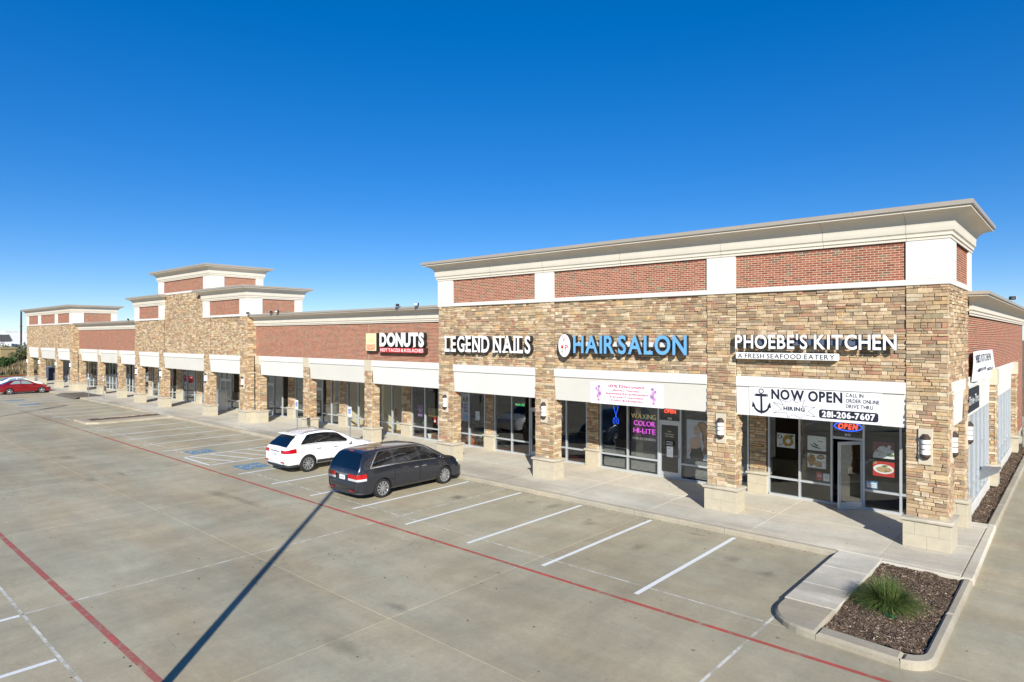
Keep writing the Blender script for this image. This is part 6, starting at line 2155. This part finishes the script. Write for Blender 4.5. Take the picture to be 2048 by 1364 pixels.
MB().lathe([(0.001, -0.11), (0.032, -0.108), (0.034, 0.02), (0.014, 0.08), (0.013, 0.13), (0.001, 0.131)], axis='x', n=14, close=False).build('glass', plain('green_bottle_glass', lin(22, 84, 46), 0.08, var=0.0, spec=0.8), bt, True, 40)
bt.rotation_euler = (0, 0, -0.35)

# gas meter at the end of the side wall
gm_ = thing('gas_meter', 'grey gas meter and pipes at the far end of the side wall', 'meter', (0.30, 22.6, 0.05))
MB().lathe([(0.15, -0.10), (0.18, -0.05), (0.18, 0.05), (0.15, 0.10)], (0, 0, 0.75), 'x', 18).build('meter_body', M_STEEL, gm_, True, 40)
MB().tube((0, -0.25, 0), (0, -0.25, 1.1), 0.03, n=8).tube((0, -0.25, 1.1), (0, 0.25, 1.1), 0.03, n=8).tube((0, 0.25, 1.1), (0, 0.25, 0), 0.03, n=8).build('pipe', M_STEEL, gm_, True, 50)

# ================================================================== the land beyond
M_GRASSF = tone_mat('field_grass', 0.12, 2, 0.0, 0.9)
V = [(-110.5, -40, 0.03), (-110.5, -5.0, 0.03), (-118.5, 5.5, 0.03), (-128, 17, 0.03), (-150, 60, 0.03), (-420, 140, 0.03), (-420, -120, 0.03), (-140, -120, 0.03)]
fld = mesh_obj('field', V, [tuple(range(8))], plain('dry_field', lin(124, 108, 76), 0.95, var=0.25, nscale=0.15))
struct(fld)
mb = MB()
cl = [(-110.3, -5.0), (-118.3, 5.6), (-127.8, 17.1), (-149.8, 60)]
for p, q in zip(cl[:-1], cl[1:]):
    d = np.array(q) - np.array(p)
    n = np.array([d[1], -d[0]]) / np.linalg.norm(d) * 0.12
    mb.prism([(p[0] - n[0], p[1] - n[1]), (q[0] - n[0], q[1] - n[1]), (q[0] + n[0], q[1] + n[1]), (p[0] + n[0], p[1] + n[1])], -0.005, 0.17)
kc = mb.build('red_curb', plain('red_curb_paint', lin(186, 80, 58), 0.8, var=0.12))
struct(kc)
rr = np.random.default_rng(8)
V, F, T = [], [], []
pal = [lin(136, 118, 90), lin(120, 103, 78), lin(104, 92, 66), lin(150, 132, 104), lin(98, 96, 62)]
for k in range(16000):
    t = rr.random() ** 1.6
    x = -112 - 150 * t
    y = rr.uniform(-14, 12 + 50 * t)
    # stay beyond the curb line
    if x > -110.5 - 8 * (y + 5) / 10.5 - 1.5:
        continue
    near = (-110.5 - 8 * (y + 5) / 10.5) - x
    tall = 0.16 if near < 3.5 else rr.uniform(0.7, 1.35)
    c = np.array(pal[rr.integers(0, 5)]) if near > 3.5 else np.array(lin(104, 118, 62))
    c = c * np.array([*(rr.uniform(0.75, 1.15) * np.ones(3)), 1])
    for j in range(3):
        a = rr.uniform(0, math.pi)
        w = rr.uniform(0.06, 0.16)
        i = len(V)
        ox, oy = rr.normal(0, 0.12, 2)
        V += [(x + ox - math.cos(a) * w, y + oy - math.sin(a) * w, 0.02), (x + ox + math.cos(a) * w, y + oy + math.sin(a) * w, 0.02), (x + ox + rr.normal(0, 0.15), y + oy + rr.normal(0, 0.15), tall * rr.uniform(0.7, 1.1))]
        F.append((i, i + 1, i + 2))
        T += [c] * 3
gf = mesh_obj('field_grass', V, F, M_GRASSF, tone=T)
gf['label'], gf['category'] = 'tall dry brown grass covering the field beyond the strip', 'grass'
stuff(gf)

def bush(name, label, loc, rx, rz, n, col, seed, group=None, trunk=True):
    t = thing(name, label, 'bush', loc, 0, group)
    rr = np.random.default_rng(seed)
    lobes = [(np.array([rr.normal(0, 0.42) * rx, rr.normal(0, 0.42) * rx, rz * rr.uniform(0.35, 0.78)]), rr.uniform(0.35, 0.6)) for _ in range(9)]
    V, F, T = [], [], []
    for k in range(n):
        c, s = lobes[rr.integers(0, 9)]
        d = rr.normal(0, 1, 3)
        d /= np.linalg.norm(d)
        p = c + d * np.array([rx, rx, rz * 0.62]) * s * rr.uniform(0.55, 1.05)
        if p[2] < 0.05:
            continue
        u, v = rr.normal(0, 1, 3), rr.normal(0, 1, 3)
        u /= np.linalg.norm(u)
        v -= u * np.dot(u, v)
        v /= np.linalg.norm(v)
        L = rr.uniform(0.10, 0.22) * max(1, rx * 0.5)
        i = len(V)
        V += [p - u * L, p + v * L * 0.5, p + u * L, p - v * L * 0.5]
        F.append((i, i + 1, i + 2, i + 3))
        T += [np.array(lin(*col)) * np.array([*(rr.uniform(0.6, 1.35) * np.ones(3)), 1])] * 4
    mesh_obj('crown', V, F, M_LEAF, t, tone=T)
    st = MB()
    for k in range(4):
        e = lobes[k][0]
        st.tube((rr.normal(0, .1), rr.normal(0, .1), 0), tuple(e), 0.06 * rx * 0.6, 0.02, 6)
    st.build('stem', plain('bark', lin(84, 70, 56), 0.9, var=0.2), t)
    return t
GB = 'bushes in the field beyond the strip'
bush('bush', 'dark green bush at the left edge beside the field', (-132.7, 3.7, 0), 1.9, 2.6, 2600, (62, 84, 44), 1, GB)
bush('bush', 'grey green bush before the white buildings, the one nearest the stone tower', (-176.3, 14.9, 0), 2.4, 4.4, 2400, (104, 110, 88), 2, GB)
bush('bush', 'grey green bush before the white buildings, left of the others', (-184.2, 14.0, 0), 2.5, 4.5, 2200, (116, 122, 98), 3, GB)
bush('bush', 'olive bush in front of the tan shed', (-168.3, 13.6, 0), 2.0, 3.0, 1600, (88, 90, 60), 4, GB)

def far_box(name, label, cat, loc, w, d, h, rz, wall, windows=(), roof=None, roof_h=0.0):
    t = thing(name, label, cat, loc, rz)
    MB().box(-w / 2, w / 2, -d / 2, d / 2, 0, h).build('wall', wall, t)
    if roof:
        rf = MB().prism([(-w / 2 - 0.4, h), (w / 2 + 0.4, h), (0, h + roof_h)], -d / 2 - 0.4, d / 2 + 0.4, plane='XZ').build('roof', roof, t)
    else:
        MB().box(-w / 2 - 0.15, w / 2 + 0.15, -d / 2 - 0.15, d / 2 + 0.15, h + 0.003, h + 0.3).build('parapet', wall, t)
    for (x, z, ww, hh) in windows:
        wn_ = MB().box(x - ww / 2, x + ww / 2, -d / 2 - 0.06, -d / 2 + 0.05, z, z + hh).build('window', M_TINT, t)
        MB().box(x - ww / 2 - 0.1, x + ww / 2 + 0.1, -d / 2 - 0.10, -d / 2 - 0.03, z - 0.12, z - 0.005).build('window_sill', M_WHITE, wn_)
    return t
W1c = plain('white_wall_far', lin(214, 216, 218), 0.8, var=0.03)
fr_ = math.radians(6)
far_box('white_building', 'plain white two storey building left of the utility pole', 'building', (-307.7, 38.4, 0), 4.6, 6.0, 7.9, fr_, W1c)
far_box('white_building', 'plain white building between the utility pole and the stone tower', 'building', (-289.6, 40.6, 0), 4.6, 6.0, 7.7, fr_, W1c)
far_box('house', 'house with a dark pitched roof at the far left edge', 'house', (-299.5, 32.4, 0), 7.0, 6.0, 4.4, fr_, W1c, [(-2.0, 2.6, 0.9, 1.1), (0.2, 2.6, 0.9, 1.1), (2.2, 2.6, 0.9, 1.1)], plain('dark_roof_shingle', lin(74, 72, 72), 0.9, var=0.1), 2.4)
far_box('shed', 'small tan shed in the field at the left edge', 'shed', (-172.4, 11.2, 0), 3.4, 3.0, 3.3, fr_ + 0.2, plain('tan_shed_wall', lin(170, 150, 108), 0.9, var=0.05), [(-0.9, 0.1, 0.9, 1.9)])
up = thing('utility_pole', 'dark wooden utility pole rising beside the white buildings', 'pole', (-182.1, 16.2, 0))
MB().tube((0, 0, 0), (0, 0, 11.9), 0.24, 0.17, 10).build('pole', plain('dark_wood', lin(62, 56, 52), 0.9, var=0.15), up, True, 50)
MB().box(-1.0, 1.0, -0.06, 0.06, 8.3, 8.45).box(-0.5, 0.5, -0.05, 0.05, 6.8, 6.92).build('crossarm', plain('dark_wood', lin(62, 56, 52)), up)
